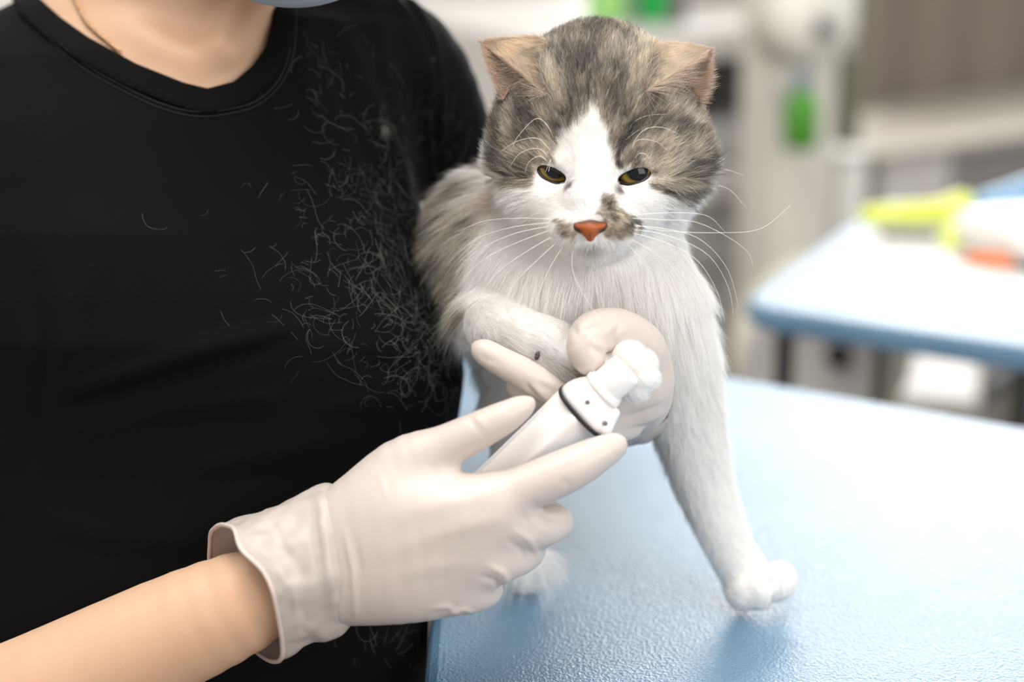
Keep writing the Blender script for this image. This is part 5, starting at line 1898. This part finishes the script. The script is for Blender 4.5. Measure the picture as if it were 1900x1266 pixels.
def gloft(rings, cap=True):
    n = len(rings[0])
    V = np.array([p for r in rings for p in r]); F = []
    for i in range(len(rings) - 1):
        for k in range(n):
            a = i * n + k; b_ = i * n + (k + 1) % n
            F.append((a, b_, b_ + n, a + n))
    if cap:
        F.append(tuple(range(n))[::-1]); F.append(tuple((len(rings) - 1) * n + k for k in range(n)))
    return V, F


def hexring(t, ru, rv, bev=0.12, cu=0.0):
    """six-sided handle section with softened corners; a flat facet edge runs along the front"""
    base = [(-1.0, 0.05), (-0.86, 0.52), (-0.02, 1.08), (1.0, 0.05), (0.86, -0.7), (0.2, -1.0), (-0.7, -0.86)]
    out = []
    m = len(base)
    for i in range(m):
        p = np.array(base[i]); a = np.array(base[i - 1]); b_ = np.array(base[(i + 1) % m])
        for s_ in np.linspace(0, 1, 6):
            q0 = p + (a - p) * bev * (1 - s_); q1 = p + (b_ - p) * bev * s_
            q = q0 * (1 - s_) + q1 * s_
            out.append(Gc + ga * t + gu * (q[0] * ru + cu) + gv * q[1] * rv)
    return out


grind = empty('nail_grinder', to_world(Gc - ga * 0.05))
tag(grind, 'white cordless nail grinder held in the gloved right hand of the person', 'nail grinder')
gw = mat('gloss_white_plastic', srgb(244, 240, 237), 0.28, coat=0.3)
R0 = 14.2 * MM
V, F = gloft([hexring(t, ru * MM, rv * MM, b_, cu * MM) for t, ru, rv, b_, cu in (
    (-0.098, 5, 5, .3, 1), (-0.096, 9, 8, .2, 1), (-0.09, 11, 10, .12, 1), (-0.07, 11.5, 11, .1, .5), (-0.05, 12.0, 11.5, .1, .3), (-0.02, 13.2, 12.4, .12, .1), (-0.0045, 14.0, 13, .16, 0), (-0.0015, 14.2, 13.2, .22, 0), (-0.0008, 13.8, 12.8, .25, 0))])
o = link_mesh('handle', to_world(V), F, gw, grind, smooth=False)
md = o.modifiers.new('edge', 'BEVEL'); md.width = 0.0006; md.segments = 2; md.limit_method = 'ANGLE'; md.angle_limit = 0.9
V, F = gloft([gring(t, r * MM, rv * MM) for t, r, rv in ((-0.0012, 13.8, 12.8), (-0.0008, 14.35, 13.3), (0.0004, 14.35, 13.3), (0.0008, 13.8, 12.8))])
link_mesh('seam_ring', to_world(V), F, mat('seam_black', srgb(24, 22, 26), 0.5), grind)
V, F = gloft([gring(t, r * MM, rv * MM, cu=c_ * MM) for t, r, rv, c_ in ((0.0008, 14.0, 12.8, 0), (0.0035, 13.8, 12.4, 0), (0.0065, 12.6, 11.2, -0.4), (0.009, 11.0, 9.8, -0.8), (0.011, 9.6, 9.0, -1.0), (0.0125, 9.2, 8.8, -1.0), (0.0128, 9.7, 9.2, -1.0), (0.0145, 9.7, 9.2, -1.0), (0.0149, 9.0, 8.6, -1.0), (0.016, 8.9, 8.5, -1.0))])
link_mesh('nose_cone', to_world(V), F, gw, grind)
# lower lug of the guard
lf = Field(Gc - 0.03, Gc + 0.03, 0.0006)
lf.cone(Gc + ga * 0.003 + gu * 0.0115 + gv * 0.005, Gc + ga * 0.0105 + gu * 0.0095 + gv * 0.004, 0.0042, 0.0028, 0.002)
V, F = lf.mesh(2)
link_mesh('guard_lug', to_world(V), F, gw, grind)
V, F = gloft([gring(t, r * MM, rv * MM, power=2.0, cu=-1.0 * MM) for t, r, rv in ((0.0155, 7.9, 7.9), (0.0165, 8.2, 8.2), (0.0262, 7.9, 7.9), (0.0270, 7.5, 7.5), (0.0270, 6.5, 6.5), (0.024, 6.4, 6.4))], cap=True)
link_mesh('tip_cap', to_world(V), F, gw, grind)
for (x, y, zz) in ((1091, 746, 206), (1122, 788, 206)):
    # screw recesses set on the front of the guard
    ray = Q(x, y, zz)
    t = (ray - Gc) @ ga; u = (ray - Gc) @ gu
    vv = math.sqrt(max(1 - min(abs(u) / 0.0135, 0.97) ** 2.6, 0.02)) * 0.0118
    p = Gc + ga * t + gu * u + gv * (vv + 0.0014)
    V, F = lathe([(0.0009, -0.0006), (0.0011, 0.0003), (0.0007, 0.0006)], (0, 0, 0), gv, 16)
    link_mesh('screw', to_world(V + p), F, mat('grey_screw', srgb(120, 112, 110), 0.5), grind)

# ================================================================== loose hairs on the shirt
tri = np.vstack([SHIRT_F[:, [0, 1, 2]], SHIRT_F[:, [0, 2, 3]]])
tc_ = SHIRT_V[tri].mean(1)
tn = SHIRT_N[tri[:, 0]]
ar = np.linalg.norm(np.cross(SHIRT_V[tri[:, 1]] - SHIRT_V[tri[:, 0]], SHIRT_V[tri[:, 2]] - SHIRT_V[tri[:, 0]]), axis=1)
tx, ty = pix_of(tc_)
w = np.zeros(len(tri))
for cx, cy, sx, sy, a in ((805, 590, 55, 110, 3.2), (720, 420, 80, 130, 1.3), (620, 200, 60, 110, 0.7), (680, 560, 110, 120, 0.9), (770, 690, 60, 50, 2.0), (560, 480, 120, 160, 0.25), (790, 230, 50, 80, 0.4), (700, 1200, 60, 50, 0.4), (720, 330, 30, 60, 1.2)):
    w += a * np.exp(-((tx - cx) / sx) ** 2 - ((ty - cy) / sy) ** 2)
w *= ar * np.clip(tn[:, 2] + 0.25, 0, 1)
cs = np.cumsum(w); cs /= cs[-1]
NH = 950
pick = np.searchsorted(cs, rng.random(NH))
HP = tc_[pick] + tn[pick] * 0.0004
HN = tn[pick]
Lh = 0.004 + 0.020 * rng.random(NH) ** 2
Kh = 10
hp_ = np.zeros((NH, Kh, 3)); hp_[:, 0] = HP
dr_ = rng.standard_normal((NH, 3)); dr_ -= HN * (dr_ * HN).sum(1, keepdims=True); dr_ /= np.linalg.norm(dr_, axis=1, keepdims=True)
turn = rng.standard_normal(NH) * 0.22
for k in range(1, Kh):
    sd_ = np.cross(HN, dr_)
    turn = turn * 0.9 + rng.standard_normal(NH) * 0.10
    dr_ = dr_ + sd_ * turn[:, None] + HN * (0.10 * rng.standard_normal(NH))[:, None] - HN * 0.02
    dr_ /= np.linalg.norm(dr_, axis=1, keepdims=True)
    hp_[:, k] = hp_[:, k - 1] + dr_ * (Lh / (Kh - 1))[:, None]
    over = np.clip(((hp_[:, k] - HP) * HN).sum(1), None, 0)
    hp_[:, k] -= HN * over[:, None]
# a small white tuft
tp = on_shirt(716, 238)
if tp is not None:
    m = 90
    tq = np.zeros((m, Kh, 3))
    st_ = tp + np.array([0, 0, 0.0015]) + rng.standard_normal((m, 3)) * np.array([0.0012, 0.0018, 0.0008])
    dd = rng.standard_normal((m, 3)) * 0.6 + np.array([0.2, -0.6, 0.4])
    for k in range(Kh):
        tq[:, k] = st_ + dd * 0.004 * k / Kh
    hp_ = np.vstack([hp_, tq])
rad_h = np.full((len(hp_), Kh), 0.000021) * (0.7 + 0.5 * rng.random((len(hp_), 1)))
tint = np.ones((len(hp_), Kh, 3)) * (np.array(srgb(214, 208, 198)) * (0.28 + 0.6 * rng.random((len(hp_), 1))))[:, None, :]
base = to_world(on_shirt(780, 640))
lint = hair_object('cat_hairs', hp_, rad_h, tint, fur_m, None, base)
tag(lint, 'white cat hairs clinging to the front of the black t-shirt', 'cat hair', kind='stuff')
